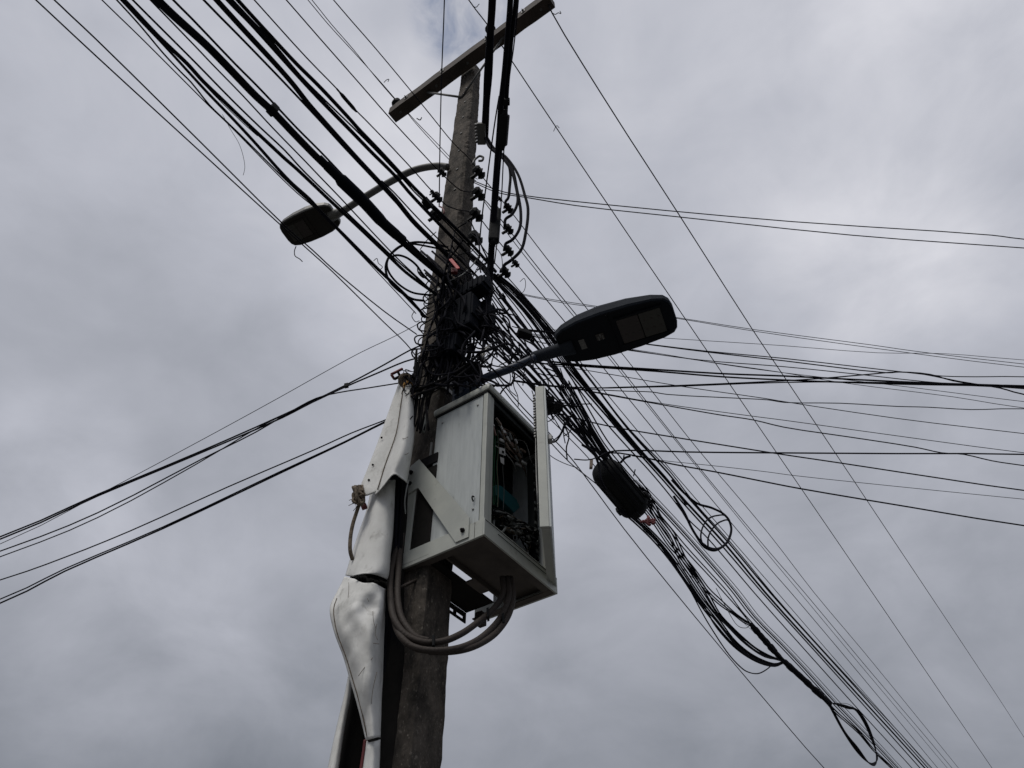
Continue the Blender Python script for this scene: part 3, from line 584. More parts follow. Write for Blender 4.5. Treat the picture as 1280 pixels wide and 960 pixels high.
# --- splice closure
ca, cb = onplane(752, 583, *splane(.17)), onplane(797, 637, *splane(.17)); t = (cb - ca).normalized(); Ln = (cb - ca).length
clo = thing('splice_closure', (ca + cb) / 2, 'fat black cylindrical splice closure hanging on the lower right cables', 'splice closure')
prof = [(0, .04), (.01, .075), (.03, .10), (.06, .112), (.09, .112), (.095, .118), (.11, .118), (.115, .110)]
prof += [(Ln - .10, .112), (Ln - .09, .124), (Ln - .06, .124), (Ln - .055, .10), (Ln, .085), (Ln + .005, .05)]
lathe('dome', ca, t, prof, 'plastic', clo, 28)
for k in range(10):
    a = t.orthogonal().normalized(); b = t.cross(a); g_ = k * .628
    box('rib', (ca + cb) / 2 + (a * math.cos(g_) + b * math.sin(g_)) * .112, (a * math.cos(g_) + b * math.sin(g_)) * .008, t * Ln * .34, t.cross(a * math.cos(g_) + b * math.sin(g_)) * .006, 'plastic', clo, .002)
for k in range(5):
    dx = (k - 2) * 4.5
    wire('cable', [(706 + dx, 478 - dx * .5), (727 + dx, 516 - dx * .5), (750 + dx, 556 - dx * .6), (771 + dx, 583 - dx * .7), (793 + dx, 609 - dx * .7), (806 + dx * .9, 625 - dx * .6)], splane(.30 + .01 * (k % 3)), .0055,
         'black cable lying over the camera side of the splice closure', group='cables lying over the splice closure', n=4)
for k in range(4):
    a = t.orthogonal().normalized(); b = t.cross(a); g_ = k * 1.6 + .5
    box('latch', cb - t * .075 + (a * math.cos(g_) + b * math.sin(g_)) * .125, (a * math.cos(g_) + b * math.sin(g_)) * .014, t * .03, t.cross(a * math.cos(g_) + b * math.sin(g_)) * .02, 'plastic', clo, .004)
wire('cable', [(728, 556), (742, 566), (748, 580), (751, 600), (757, 612)], splane(.30), .009, 'thick cable bending over the upper end of the splice closure', n=5)
tag(box('clip_plate', at(739, 580, 3.6), Vector((.01, 0, 0)), Vector((0, .012, 0)), Vector((.004, 0, .034)), 'copper', None, .003), 'small brown metal clip at the upper left of the splice closure', 'clip')
curl('cable_branch', [(776, 578), (782, 572), (788, 570)], 3.72, .008, 'short forked branch above the splice closure', cat='cable')
curl('cable_branch', [(780, 569), (779, 575)], 3.72, .005, 'small prong of the branch above the splice closure', cat='cable')
curl('cable_branch', [(792, 595), (794, 587)], 3.7, .004, 'short spike on the right side of the splice closure', cat='cable')
for k in range(6):
    curl('red_tie', [(799 + rng.uniform(0, 14), 645 + rng.uniform(0, 9)), (805 + rng.uniform(0, 14), 648 + rng.uniform(0, 8)), (812 + rng.uniform(-6, 9), 652 + rng.uniform(0, 5))], 3.95, .009, 'dark red plastic tie among cables just below the splice closure', 'darkred', 'red ties below the closure', 'cable tie')

# ------------------------------------------------------------------ tangle on the pole
def inpoly(): return 0
navy_boxes = [((574, 400), 2.84, .12, .15, 'large dark closure strapped to the front of the pole inside the tangle'),
              ((590, 365), 2.80, .11, .05, 'wide dark closure just under the red tag'),
              ((558, 440), 2.85, .09, .08, 'small dark closure low in the tangle above the cabinet'),
              ((603, 400), 2.88, .06, .12, 'dark closure at the right side of the tangle')]
for (xy, y, wx, hz, lab) in navy_boxes:
    pp = at(xy[0], xy[1], y); o = thing('fibre_closure', pp, lab, 'closure')
    box('housing', pp, U * wx, Z * hz, S * .05, 'navy', o, .018)
    for k in range(5): box('rib', pp - S * .052 + U * wx * (-.7 + .35 * k), U * .006, Z * hz * .8, S * .006, 'navy', o)
    box('lid', pp + Z * hz * .2 + U * (wx + .004), U * .006, Z * hz * .6, S * .04, 'navy', o)
rng = random.Random(5)
def blobwire(cx, cy, rx, ry, npt, y, r, slope=0):
    P = []; x, yy = cx, cy; a = rng.uniform(0, 6.28)
    for k in range(npt):
        a += rng.uniform(-.8, .8); x += math.cos(a) * rx; yy += math.sin(a) * ry; yy = min(yy, 482); x = min(x, 612 + (yy - 330) * .45); x = max(x, 556 - (yy - 340) * .26)
        P.append(at(x, yy, y + rng.uniform(-.07, .07)))
    return P
for i in range(52):
    cx, cy = rng.uniform(548, 612), rng.uniform(345, 470)
    tag(tube('tangled_cable', blobwire(cx, cy, 14, 13, rng.randint(5, 8), 2.78, .0), (.0025 if i % 3 else .005) + .003 * rng.random(), 'cable', None, 5, 5),
        'short black cable looping in the tangle, ' + ('upper part below the red tag' if cy < 385 else 'middle part around the dark closures' if cy < 430 else 'lowest part above the steel bands'), 'cable', 'cables knotted in the pole tangle, ' + ('upper part' if cy < 385 else 'middle part' if cy < 430 else 'lowest part'))
for i in range(40):
    t_ = rng.random() ** 1.4; cx, cy = 600 + 90 * t_ + rng.uniform(-14, 14), 385 + 105 * t_ + rng.uniform(-28, 24)
    P = []; a = rng.uniform(.5, 1.25) if i % 3 else rng.uniform(-.6, 2.2)
    x, yy = cx, cy
    for k in range(rng.randint(4, 6)):
        a += rng.uniform(-.45, .45) if i % 3 else rng.uniform(-1, 1); x += math.cos(a) * 13; yy += math.sin(a) * 13; x = min(x, 612 + (yy - 350) * .72); P.append(at(x, yy, 2.86 + .35 * t_ + rng.uniform(-.05, .05)))
    tag(tube('tangled_cable', P, .0025 + .003 * rng.random(), 'cable', None, 5, 5), 'thin stray wire among the fanning cables, ' + ('close to the pole' if t_ < .33 else 'midway between pole and lamp neck' if t_ < .66 else 'close to the lamp neck'), 'cable', 'stray wires, ' + ('close to the pole' if t_ < .33 else 'midway to the lamp neck' if t_ < .66 else 'close to the lamp neck'))
for i in range(26):       # cables that land on the pole from the upper left and drop down
    x0 = rng.uniform(540, 610); y0 = rng.uniform(335, 365)
    pts = [(x0 - 22, y0 - 22), (x0, y0), (x0 + rng.uniform(-8, 10), y0 + 28), (x0 + rng.uniform(-14, 12), y0 + 62), (x0 + rng.uniform(-18, 8), y0 + 100), (x0 - 12 + rng.uniform(-14, 10), y0 + 130)]
    P = [at(a, b, 2.83 - .03 * (k in (1, 2)) + rng.uniform(-.02, .03)) for k, (a, b) in enumerate(pts)]
    tag(tube('drop_cable', P, .005 + .003 * rng.random(), 'cable', None, 4, 6), 'black cable bending down the front of the pole under the bundles', 'cable', 'cables dropping down the pole front')
for k in range(14):       # messy strands hugging the pole between the bundles and the cabinet
    x0 = 520 + rng.uniform(-4, 30)
    P = [at(x0 + rng.uniform(-5, 5) - 6 * q_, 440 + 32 * q_ + rng.uniform(-5, 5), 2.87 - .03 * rng.random()) for q_ in range(4)]
    tag(tube('drop_cable', P, .004 + .003 * rng.random(), 'cable2', None, 4, 6), 'dark cable lying on the pole beside the top of the white cover', 'cable', 'cables beside the white cover top')
for i in range(9):       # cables sagging from the pole front to the fan
    y0 = rng.uniform(362, 455); x0 = rng.uniform(556, 580); x1 = x0 + rng.uniform(45, 80); y1 = y0 + rng.uniform(-5, 45)
    P = [at(x0, y0, 2.84), at(x0 + 14, y0 + rng.uniform(4, 14), 2.79), at((x0 + x1) / 2, (y0 + y1) / 2 + rng.uniform(2, 14), 2.78), at(x1 - 10, y1 + rng.uniform(-4, 8), 2.84), at(x1, y1, 2.95)]
    tag(tube('slack_cable', P, .004 + .004 * rng.random(), 'cable', None, 4, 6), 'black slack cable bridging from the pole front to the cables fanning right', 'cable', 'slack cables between pole and fan')
# wire wrapped round the pole in loose rings
for k in range(11):
    z = 4.82 + .105 * k + .03 * rng.random(); a, b = pole_ab(z); c = pole_c(z); P = []
    for q_ in range(25):
        g_ = q_ / 24 * 2 * math.pi * 1.04; ca_ = math.cos(g_); sa = math.sin(g_)
        u = max(-1, min(1, ca_ * 1.35)) * (a + .016 + .012 * rng.random()); s = max(-1, min(1, sa * 1.35)) * (b + .014)
        P.append(c + U * u + S * s + Z * (.03 * math.sin(g_ * .5 + k) + .008 * q_ / 24))
    tag(tube('wrap_wire', P, .004, 'cable', None, 2, 5), 'black wire ring wound round the pole in the tangle', 'wire', 'wire rings round the pole')
def pwire(name, pts, r, label, cat='cable', m='cable', n=6, group=None):
    o = tube(name, [at(*p) for p in pts], r, m, None, n, 7); tag(o, label, cat, group); return o
pwire('coil_loop', [(560, 309, 2.74), (544, 305, 2.70), (530, 303, 2.66), (517, 303, 2.62), (500, 308, 2.6), (487, 320, 2.6), (482, 334, 2.62), (486, 350, 2.66), (497, 362, 2.7), (514, 373, 2.76), (530, 376, 2.84)], .0075, 'outer big slack loop at the left edge of the pole under the bundles', 'cable loop')
pwire('coil_loop', [(562, 314, 2.76), (540, 309, 2.72), (512, 305, 2.66), (494, 313, 2.62), (484, 327, 2.62), (486, 340, 2.64), (497, 354, 2.7), (514, 365, 2.76), (538, 369, 2.84)], .0065, 'inner big slack loop at the left edge of the pole', 'cable loop')
pwire('coil_loop', [(487, 322, 2.62), (497, 319, 2.64), (508, 322, 2.66), (520, 331, 2.7), (528, 342, 2.75), (537, 352, 2.8)], .007, 'short arc of cable inside the big slack loops', 'cable loop')
pwire('coil_loop', [(522, 333, 2.7), (523, 341, 2.72), (529, 347, 2.74), (534, 344, 2.76)], .004, 'tiny curl beside the slack loops', 'cable loop')
for k in range(5):
    pwire('pole_loop', [(540 - 3.4 * k, 368 + 17 * k, 2.95), (532 - 3.6 * k, 369 + 17 * k, 2.9), (529 - 3.6 * k, 373 + 17 * k, 2.88), (531 - 3.6 * k, 378 + 17 * k, 2.9), (539 - 3.4 * k, 380 + 17 * k, 2.95)], .0045,
          ['top', 'second', 'third', 'fourth', 'lowest'][k] + ' small cable bight bulging from the left pole edge', 'cable loop')
pwire('curl_wire', [(518, 389, 2.9), (515, 396, 2.86), (519, 402, 2.86), (524, 401, 2.9)], .0025, 'hair-thin curl by the left pole edge under the slack loops', 'wire')
# thin wires crossing in front of the pole
pwire('thin_wire', [(525, 312, 2.7), (534, 300, 2.75), (545, 290, 2.8)], .003, 'thin wire slanting up to the pole left edge', 'wire')
pwire('thin_wire', [(560, 352, 2.78), (577, 344, 2.78), (590, 332, 2.8), (600, 318, 2.84)], .004, 'thin grey wire crossing the pole under the red tag', 'wire', 'grey')
pwire('thin_wire', [(619, 308, 2.8), (626, 318, 2.8), (628, 330, 2.8), (627, 340, 2.8)], .0025, 'hair-thin hanging wire below the lower splice box', 'wire')
pwire('thin_wire', [(650, 352, 2.9), (655, 348, 2.9), (657, 356, 2.9), (653, 366, 2.9), (645, 368, 2.9)], .002, 'hair-thin curl right of the lowest clamp', 'wire')
pwire('thin_wire', [(278, 143, 1.7), (289, 163, 1.75), (299, 180, 1.8), (305, 200, 1.85), (306, 210, 1.88), (304, 219, 1.9)], .0012, 'hair-thin wire dangling in the sky left of the leftmost bunch', 'wire')
pwire('thin_wire', [(467, 326, 2.4), (471, 323, 2.4), (473, 329, 2.4), (478, 334, 2.4), (474, 338, 2.4)], .002, 'tiny curled wire end on the leftmost bunch near the pole', 'wire')
for k, (xa, ya, xb, yb) in enumerate([(690, 415, 640, 408), (692, 422, 660, 418), (694, 428, 664, 424), (740, 505, 676, 498), (705, 545, 716, 528), (690, 552, 706, 528), (711, 478, 712, 505), (700, 460, 705, 480), (693, 520, 678, 526)]):
    pwire('stray_wire', [(xa, ya, 3.1), ((xa + xb) / 2 + 2, (ya + yb) / 2 + 3, 3.1), (xb, yb, 3.05)], .0032, 'short stray wire bridging the cables around the lamp neck', 'wire', group='short stray wires near the lamp neck')
pwire('stray_wire', [(705, 531, 3.1), (711, 545, 3.12), (708, 560, 3.12), (709, 575, 3.14)], .004, 'thin wire hanging between door top and splice closure', 'wire')
pwire('stray_wire', [(708, 528, 3.1), (702, 541, 3.1), (694, 552, 3.1), (688, 553, 3.1)], .005, 'slanted dark stub left of the hanging wire by the door', 'wire')
pwire('stray_wire', [(676, 525, 3.1), (684, 519, 3.1), (694, 517, 3.12), (705, 521, 3.14), (714, 532, 3.16)], .0045, 'curved wire arching from the door top to the cables', 'wire')
pwire('stray_wire', [(718, 574, 3.3), (733, 575, 3.35), (748, 571, 3.45), (756, 566, 3.5)], .0035, 'slack wire sweeping to the top of the splice closure', 'wire')
# red tags
o = thing('red_tag', at(567, 331, 2.72), 'bright red plastic tag tied to cables on the pole front', 'tag')
a1, a2 = at(563, 324, 2.7), at(573, 336, 2.7); t = (a2 - a1)
box('strip', (a1 + a2) / 2, t * .5, t.cross(Vector((0, 1, 0))).normalized() * .011, Vector((0, .004, 0)), 'red', o, .002)
box('knot', at(568, 339, 2.74), Vector((.02, 0, 0)), Vector((0, .012, 0)), Vector((0, 0, .022)), 'darkred', o, .006)
pwire('red_wire', [(549, 258, 2.95), (553, 260, 2.93), (555, 266, 2.93), (551, 270, 2.95)], .006, 'dark red wire loop on the left pole edge near the clamps', 'wire', 'darkred')
# steel bands
def band(z, label, h=.012):
    a, b = pole_ab(z); c = pole_c(z); a += .006; b += .006; ch = .018
    loop = [(-a, -b + ch), (-a + ch, -b), (a - ch, -b), (a, -b + ch), (a, b - ch), (a - ch, b), (-a + ch, b), (-a, b - ch)]
    V = [c + U * u + S * s + Z * e for e in (-h, h) for u, s in loop]; Fc = [(i, (i + 1) % 8, (i + 1) % 8 + 8, i + 8) for i in range(8)]
    o = link('steel_band', V, Fc, 'galv'); tag(o, label, 'band'); md = o.modifiers.new('thick', 'SOLIDIFY'); md.thickness = .003
def zat(py, y): r = ray(560, py); return 1.6 + y * r.z / r.y
band(zat(484, 2.97), 'pale steel band round the pole just above the cabinet roof')
band(zat(473, 2.97), 'upper pale steel band round the pole under the tangle')
band(zat(352, 2.97), 'steel band round the pole at the top of the tangle')

# ------------------------------------------------------------------ lamps
def lamp(root, Np, dirv, Ln, W, T, body, dark, glass, stick):
    d = dirv.normalized(); h = d.cross(Z).normalized(); up = h.cross(d).normalized()      # h points to the far/near side
    out = [(0, .27), (.02, .33), (.08, .40), (.22, .47), (.42, .5), (.66, .49), (.86, .45), (.95, .39), (.985, .30), (1, .16)]
    ring = [(x, wd) for x, wd in out] + [(x, -wd) for x, wd in reversed(out)]
    V, Fc = [], []; n = len(ring)
    levels = [(0, .95, .0), (.12, 1, .0), (.62, 1.0, .0), (.85, .93, .02), (1.0, .72, .06), (1.05, .35, .2)]
    for (lz, sc_, sh) in levels:
        for (x, wd) in ring:
            xx = .5 + (x - .5) * (sc_ * .5 + .5)
            tz = T * lz * (.55 + .6 * math.sin(math.pi * min(1, max(0, x * .85 + .12))))
            V.append(Np + d * xx * Ln + h * wd * W * sc_ + up * tz)
    for i in range(len(levels) - 1):
        for j in range(n):
            j2 = (j + 1) % n; Fc.append((i * n + j, i * n + j2, (i + 1) * n + j2, (i + 1) * n + j))
    Fc.append(tuple((len(levels) - 1) * n + j for j in range(n)))
    link('housing', V, Fc, body, root, False)
    # underside tray and glass
    V = [Np + d * (.5 + (x - .5) * .95) * Ln + h * wd * W * .93 - up * .004 for x, wd in ring] + [Np + d * (.5 + (x - .5) * .98) * Ln + h * wd * W * .96 + up * .006 for x, wd in ring]
    Fc = [tuple(range(n))] + [(j, (j + 1) % n, (j + 1) % n + n, j + n) for j in range(n)]
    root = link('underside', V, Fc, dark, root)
    box('glass_panel', Np + d * .62 * Ln - up * .008 , d * Ln * .091, h * W * .27, up * .004, glass, root, .003)
    box('glass_panel', Np + d * .808 * Ln - up * .008 , d * Ln * .091, h * W * .27, up * .004, 'glass2', root, .003)
    for ii in range(2):
        for jj in range(6): box('led', Np + d * (.57 + .06 * jj) * Ln + h * W * (.1 if ii else -.1) - up * .0125, d * .006, h * .006, up * .0008, 'glass2' if jj < 3 else glass, root)
    for (cx, hx, hy) in ((.715, .20, .30),):
        for sgn in (-1, 1):
            box('glass_frame', Np + d * cx * Ln + h * W * hy * sgn - up * .008, d * Ln * hx, h * .006, up * .006, dark, root)
    box('hatch_edge', Np + d * .47 * Ln - up * .007, d * .004, h * W * .45, up * .004, dark, root)
    if stick:
        box('sticker', Np + d * .20 * Ln + h * W * -.02 - up * .006, d * .016, h * .035, up * .001, 'sticker', root)
        box('sticker', Np + d * .36 * Ln + h * W * .03 - up * .006, d * .022, h * .022, up * .001, 'glass', root)
        for k in range(3): box('sticker', Np + d * (.345 + .018 * k) * Ln + h * W * (.0 + .05 * (k % 2)) - up * .0075, d * .004, h * .014, up * .0008, 'sticker', root)
    for k in range(5): box('cooling_fin', Np + d * (.45 + .1 * k) * Ln + up * T * 1.12, d * .006, h * W * .28, up * T * .08, body, root.parent)
l1 = thing('street_lamp', (-.3, 2.95, 4.6), 'large dark grey LED street lamp on a blue arm right above the cabinet', 'street lamp')
Nk = at(700, 437, 2.80); tip = at(844, 393, 2.56); dv = tip - Nk
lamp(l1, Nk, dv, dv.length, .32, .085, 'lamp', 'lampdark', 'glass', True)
d = dv.normalized()
lathe('neck_socket', Nk - d * .16, d, [(0, .030), (.004, .034), (.15, .037), (.20, .045), (.24, .05)], 'lamp', l1, 14)
tube('arm', [at(569, 499, 2.93), at(588, 487, 2.90), at(604, 474, 2.88), at(640, 460, 2.84), Nk - d * .13], .0235, 'blue', l1, 6, 12)
pb = at(578, 492, 2.96)
box('mounting_plate', pb - Z * .02, U * .05, S * .03, Z * .075, 'blue', l1, .006)
V, Fc = [], []; q0 = at(592, 472, 2.93)
prism('gusset', [at(560, 470, 2.93), at(598, 452, 2.95), at(603, 472, 2.92), at(585, 484, 2.92)], S * .02, 'cable2', l1)
# sensor nub under lamp
lathe('sensor', Nk + d * .52 + Z * .09, Z, [(0, .03), (.03, .03), (.035, .02)], 'lamp', l1, 10)
l2 = thing('street_lamp', pole_c(7.2) - U * .12, 'small old street lamp on a curved grey arm left of the pole', 'street lamp')
Nk2 = at(419, 268, 3.42); tip2 = at(356, 296, 3.62); dv = tip2 - Nk2
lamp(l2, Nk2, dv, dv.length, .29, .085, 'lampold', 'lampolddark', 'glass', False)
tube('arm', [at(560, 209, 3.04), at(548, 207.5, 3.05), at(520, 212, 3.09), at(490, 226, 3.16), at(450, 250, 3.30), at(428, 264, 3.38), Nk2 + dv * .08], .030, 'grayarm', l2, 6, 12)
lathe('neck_socket', Nk2 + dv * .1, -dv, [(0, .05), (.06, .045), (.10, .036), (.11, .036)], 'lampold', l2, 12)
curl('loose_wire', [(370, 308, 3.6), (368, 314, 3.6), (369, 320, 3.6), (375, 324, 3.6), (378, 327, 3.6)], 3.6, .004, 'short loose wire dangling under the small old lamp')

# ------------------------------------------------------------------ cabinet on its bracket
K0 = Vector((-.125, 2.745, 3.54)); DEP, WID, ZT = .33, .54, 4.47; zb = 3.60
cab = thing('cabinet', K0 + Vector((0, 0, 0)), 'pale grey metal telecom cabinet with its door open on the pole', 'cabinet')
th = .012
K = K0 + Z * .06
def q3(u, s, z): return Vector((K0.x, K0.y, 0)) - U * u + S * s + Z * z      # u towards the pole, s along the street
def slab(name, u0, u1, s0, s1, z0, z1, m, parent, bevel=.0):
    return box(name, q3((u0 + u1) / 2, (s0 + s1) / 2, (z0 + z1) / 2), U * abs(u1 - u0) / 2, S * abs(s1 - s0) / 2, Z * abs(z1 - z0) / 2, m, parent, bevel)
slab('side_panel', .022, DEP, 0, th, zb, ZT - .02, 'cabinet', cab)
slab('side_panel', .022, DEP, WID - th, WID, zb, ZT - .02, 'cabinet', cab)
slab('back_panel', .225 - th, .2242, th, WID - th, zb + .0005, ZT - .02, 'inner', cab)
slab('corner_post', -.004, .022, -.004, .03, zb, ZT - .02, 'bracket', cab, .003)
slab('corner_post', -.004, .022, WID - .03, WID + .004, zb, ZT - .02, 'bracket', cab, .003)
slab('panel_seam', .0225, .026, -.001, .004, zb + .02, ZT - .03, 'torn', cab)
slab('rail_seam', .03, DEP, -.0075, -.0005, zb + .004, zb + .018, 'torn', cab)
slab('inner_flange', -.001, .010, .03, .055, zb, ZT - .03, 'bracket', cab)
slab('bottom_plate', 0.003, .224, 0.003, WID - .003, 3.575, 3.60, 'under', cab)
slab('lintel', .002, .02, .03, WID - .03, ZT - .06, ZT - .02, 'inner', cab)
roof = slab('roof', -.022, DEP + .02, -.018, WID + .018, ZT - .02, ZT + .022, 'bracket', cab, .014)
slab('roof_gasket', -.010, DEP + .01, -.008, WID + .008, ZT - .032, ZT - .0195, 'plastic', roof)
for (u, s, z) in ((.06, -.002, 3.72), (.06, -.002, 4.38), (.29, -.002, 4.38)):
    lathe('rivet', q3(u, s, z), -S, [(0, .006), (.003, .005)], 'galv', cab, 8)
hk = q3(.055, -.004, 3.77)
tube('handle', [hk + Z * .015, hk + Z * .012 - S * .012 , hk - Z * .002 - S * .014, hk - Z * .014 - S * .004], .0035, 'cable2', cab, 4, 6)
# inside
slab('mounting_rail', .05, .09, WID - .05, WID - .03, zb, ZT - .1, 'inner', cab)
for k in range(16):
    slab('rail_slot', .043, .0495, WID - .052, WID - .032, 3.72 + k * .042, 3.736 + k * .042, 'grey' if k % 3 else 'strip', cab)
rng = random.Random(3)
inn = q3(.07, 0, 0)
def inside(px, py, dep=.07): return onplane(px, py, q3(dep, 0, 0), U)
mod = thing('splice_module', inside(633, 620), 'teal plastic module hanging inside the open cabinet', 'module')
prism('shell', [inside(620, 606, .08), inside(627, 607, .08), inside(646, 624, .08), inside(650, 634, .08), inside(643, 641, .08), inside(621, 619, .08)], -U * .05, 'teal', mod, .003)
prism('rack', [inside(618, 560, .22), inside(655, 580, .22), inside(655, 640, .22), inside(618, 630, .22)], -U * .02, 'navy', mod)
cols = ['white', 'copper', 'white', 'orange', 'grey', 'rope', 'white', 'grey', 'copper']
for k in range(30):
    t_ = k / 29; cx = 619 + 34 * t_ + rng.uniform(-5, 5); cy = 530 + 44 * t_ + rng.uniform(-9, 9); y = inside(cx, cy, rng.uniform(.015, .05))
    ax1 = (S * rng.uniform(.3, 1) + Z * rng.uniform(-1, .4)).normalized(); ax2 = ax1.cross(U).normalized()
    o = box('wire_connector', y, ax1 * rng.uniform(.010, .026), ax2 * rng.uniform(.004, .008), U * .004, cols[k % 9], None, .0015)
    tag(o, 'small pale or brown connector bunched at the top of the open cabinet', 'connector', 'connectors at cabinet top')
for k in range(13):
    x0 = 619 + rng.uniform(0, 24); y0 = 528 + rng.uniform(-2, 40)
    P = [inside(x0, y0, .06), inside(x0 + 9 + rng.uniform(-3, 6), y0 + 6 + rng.uniform(-4, 6), .04), inside(x0 + 18 + rng.uniform(-3, 6), y0 + 16 + rng.uniform(-4, 10), .05), inside(x0 + 26, y0 + 30 + rng.uniform(-4, 8), .09)]
    tag(tube('cabinet_wire', P, .0028, rng.choice(['copper', 'grey', 'orange', 'cable2', 'white', 'rope']), None, 4, 5), 'thin coloured wire bunched at the top inside the open cabinet', 'wire', 'wires at cabinet top')
for k, (x0, m_) in enumerate([(616, 'green'), (618, 'green'), (622, 'copper'), (629, 'grey'), (614, 'orange'), (621, 'green')]):
    P = [inside(x0, 535, .07), inside(x0 + 1.5, 560, .06), inside(x0 - .5, 585, .06), inside(x0 + 1, 610, .07), inside(x0, 640, .07)]
    tag(tube('cabinet_wire', P, .0018, m_, None, 4, 5), {0: 'leftmost green wire', 1: 'middle green wire', 2: 'tan wire', 3: 'grey wire', 4: 'orange brown wire', 5: 'rightmost green wire'}[k] + ' hanging down inside the open cabinet', 'wire')
tg = thing('paper_tag', inside(626, 566, .03), 'small white tag with a dark mark hanging inside the cabinet', 'tag')
prism('card', [inside(624, 559, .03), inside(631, 561, .03), inside(632, 570, .03), inside(624, 567, .03)], U * .001, 'white', tg)
prism('mark', [inside(627.5, 563, .028), inside(630, 564, .028), inside(630, 567, .028), inside(627.5, 566, .028)], U * .0006, 'cable2', tg)
prism('card', [inside(625, 571, .03), inside(630, 573, .03), inside(630, 581, .03), inside(626, 578, .03)], U * .001, 'white', tg)
for k in range(70):
    x0 = 611 + rng.uniform(0, 54); y0 = 632 + (x0 - 612) * .55 + rng.uniform(0, 22)
    P = []; a = rng.uniform(-.5, 1.2); x, y = x0, y0
    for q_ in range(5): P.append(inside(x, y, .03 + .04 * rng.random())); a += rng.uniform(-.7, .7); x += math.cos(a) * 6; y += math.sin(a) * 4.5; x = min(x, 672); y = max(y, 630 + (x - 612) * .55); y = min(y, 650 + (x - 606) * .80)
    tag(tube('cabinet_cable', P, rng.uniform(.003, .0065), rng.choice(['grey', 'cable2', 'inner', 'cable2', 'rope', 'grey', 'cable2']), None, 4, 6), 'grey cable coiled on the floor of the open cabinet', 'cable', 'cables on cabinet floor')
for k in range(4):
    tag(box('terminal_block', inside(622 + 6 * k, 642 + 5 * k, .06), S * .03, U * .02, Z * .012 + S * .006, 'grey', None, .004), 'grey terminal block lying low in the open cabinet', 'terminal', 'terminal blocks low in cabinet')

# door swung out towards the camera
H0 = q3(.022, WID + .012, 0); dd = Vector((-.043, -.51, 0)).normalized(); nn = Vector((dd.y, -dd.x, 0)).normalized()   # nn points to the left (inner side)
if nn.x > 0: nn = -nn
dw = .50; z0, z1 = 3.575, 4.45
def dslab(name, d0, d1, n0, n1, za, zb_, m, par, bevel=0):
    return box(name, H0 + dd * (d0 + d1) / 2 + nn * (n0 + n1) / 2 + Z * (za + zb_) / 2, dd * (d1 - d0) / 2, nn * abs(n1 - n0) / 2, Z * (zb_ - za) / 2, m, par, bevel)
door = dslab('door', 0, dw, -.038, -.030, z0, z1, 'cabinet', cab)
dslab('door_rim', dw - .012, dw + .001, -.0295, .012, z0, z1, 'bracket', door, .003)
dslab('door_rim', 0, .012, -.0295, .006, z0, z1, 'bracket', door)
dslab('door_rim', .0125, dw - .0125, -.0295, .004, z1 - .012, z1, 'bracket', door)
dslab('door_rim', .0125, dw - .0125, -.0295, .004, z0, z0 + .012, 'bracket', door)
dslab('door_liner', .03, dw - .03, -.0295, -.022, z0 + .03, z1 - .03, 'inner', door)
dslab('lock', dw - .06, dw - .02, -.06, -.0385, 4.10, 4.13, 'galv', door, .004)
tube('stay_rod', [H0 + dd * (dw - .03) + nn * .012 + Z * 4.40, H0 + dd * (dw - .05) + nn * .022 + Z * 4.0, H0 + dd * (dw - .06) + nn * .02 + Z * 3.72], .0035, 'galv', door, 3, 6)
for k in range(16):
    pch = H0 + dd * (dw - .02) + nn * (.022) + Z * (4.12 + .019 * k)
    lathe('chain_link', pch, Z, [(-.006, .002), (-.004, .006), (.004, .006), (.006, .002)], 'galv', door, 6)

# bracket
br = thing('cabinet_bracket', q3(.45, 0, 3.54), 'grey green steel angle frame that carries the cabinet beside the pole', 'bracket')
RZ0, RZ1 = 3.54, 3.622
def rail(name, u0, u1, s0, s1, z0, z1, m='bracket'): return slab(name, u0, u1, s0, s1, z0, z1, m, br, .0015)
rail('side_rail', -.012, .475, -.020, -.009, RZ0, RZ1 + .004)
rail('front_rail', -.022, -.0125, -.020, WID + .02, RZ0, RZ1 + .006)
rail('far_rail', -.012, .46, WID + .009, WID + .020, RZ0, RZ1)
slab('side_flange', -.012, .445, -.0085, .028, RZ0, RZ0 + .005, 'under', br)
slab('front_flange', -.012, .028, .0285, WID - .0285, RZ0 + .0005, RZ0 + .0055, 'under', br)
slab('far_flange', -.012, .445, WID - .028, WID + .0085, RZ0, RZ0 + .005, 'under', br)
slab('rail_lip', -.0235, -.0225, -.015, WID + .015, RZ1 - .004, RZ1 - .001, 'torn', br)
slab('rail_lip', .03, .0315, -.0212, -.0202, RZ0 + .002, RZ1 + .002, 'torn', br)
slab('rail_slit', -.0235, -.0225, .08, WID - .03, RZ1 - .026, RZ1 - .023, 'torn', br)
# back channel with slots, on the pole side of the cabinet
def frame_face(name, u, s0, s1, z0, z1, holes, m, par, tk=.006):
    ss = sorted({s0, s1, *[h for hh in holes for h in hh[:2]]}); zs = sorted({z0, z1, *[h for hh in holes for h in hh[2:]]})
    V, Fc = [], []
    for i in range(len(ss) - 1):
        for j in range(len(zs) - 1):
            cs, cz = (ss[i] + ss[i + 1]) / 2, (zs[j] + zs[j + 1]) / 2
            if any(h[0] < cs < h[1] and h[2] < cz < h[3] for h in holes): continue
            box_geo(q3(u, cs, cz), (U * tk / 2, S * (ss[i + 1] - ss[i]) / 2, Z * (zs[j + 1] - zs[j]) / 2), V, Fc)
    return link(name, V, Fc, m, par)
frame_face('slotted_rail', .452, -.02, .47, 3.500, 3.555, [(.34, .375, 3.513, 3.530), (.395, .45, 3.513, 3.530)], 'strip', br)
slab('channel_plate', .285, .4485, -.02, .47, 3.5555, 3.562, 'strip', br)
slab('cross_strap', .2335, .2848, .25, .37, 3.552, 3.560, 'under', br)
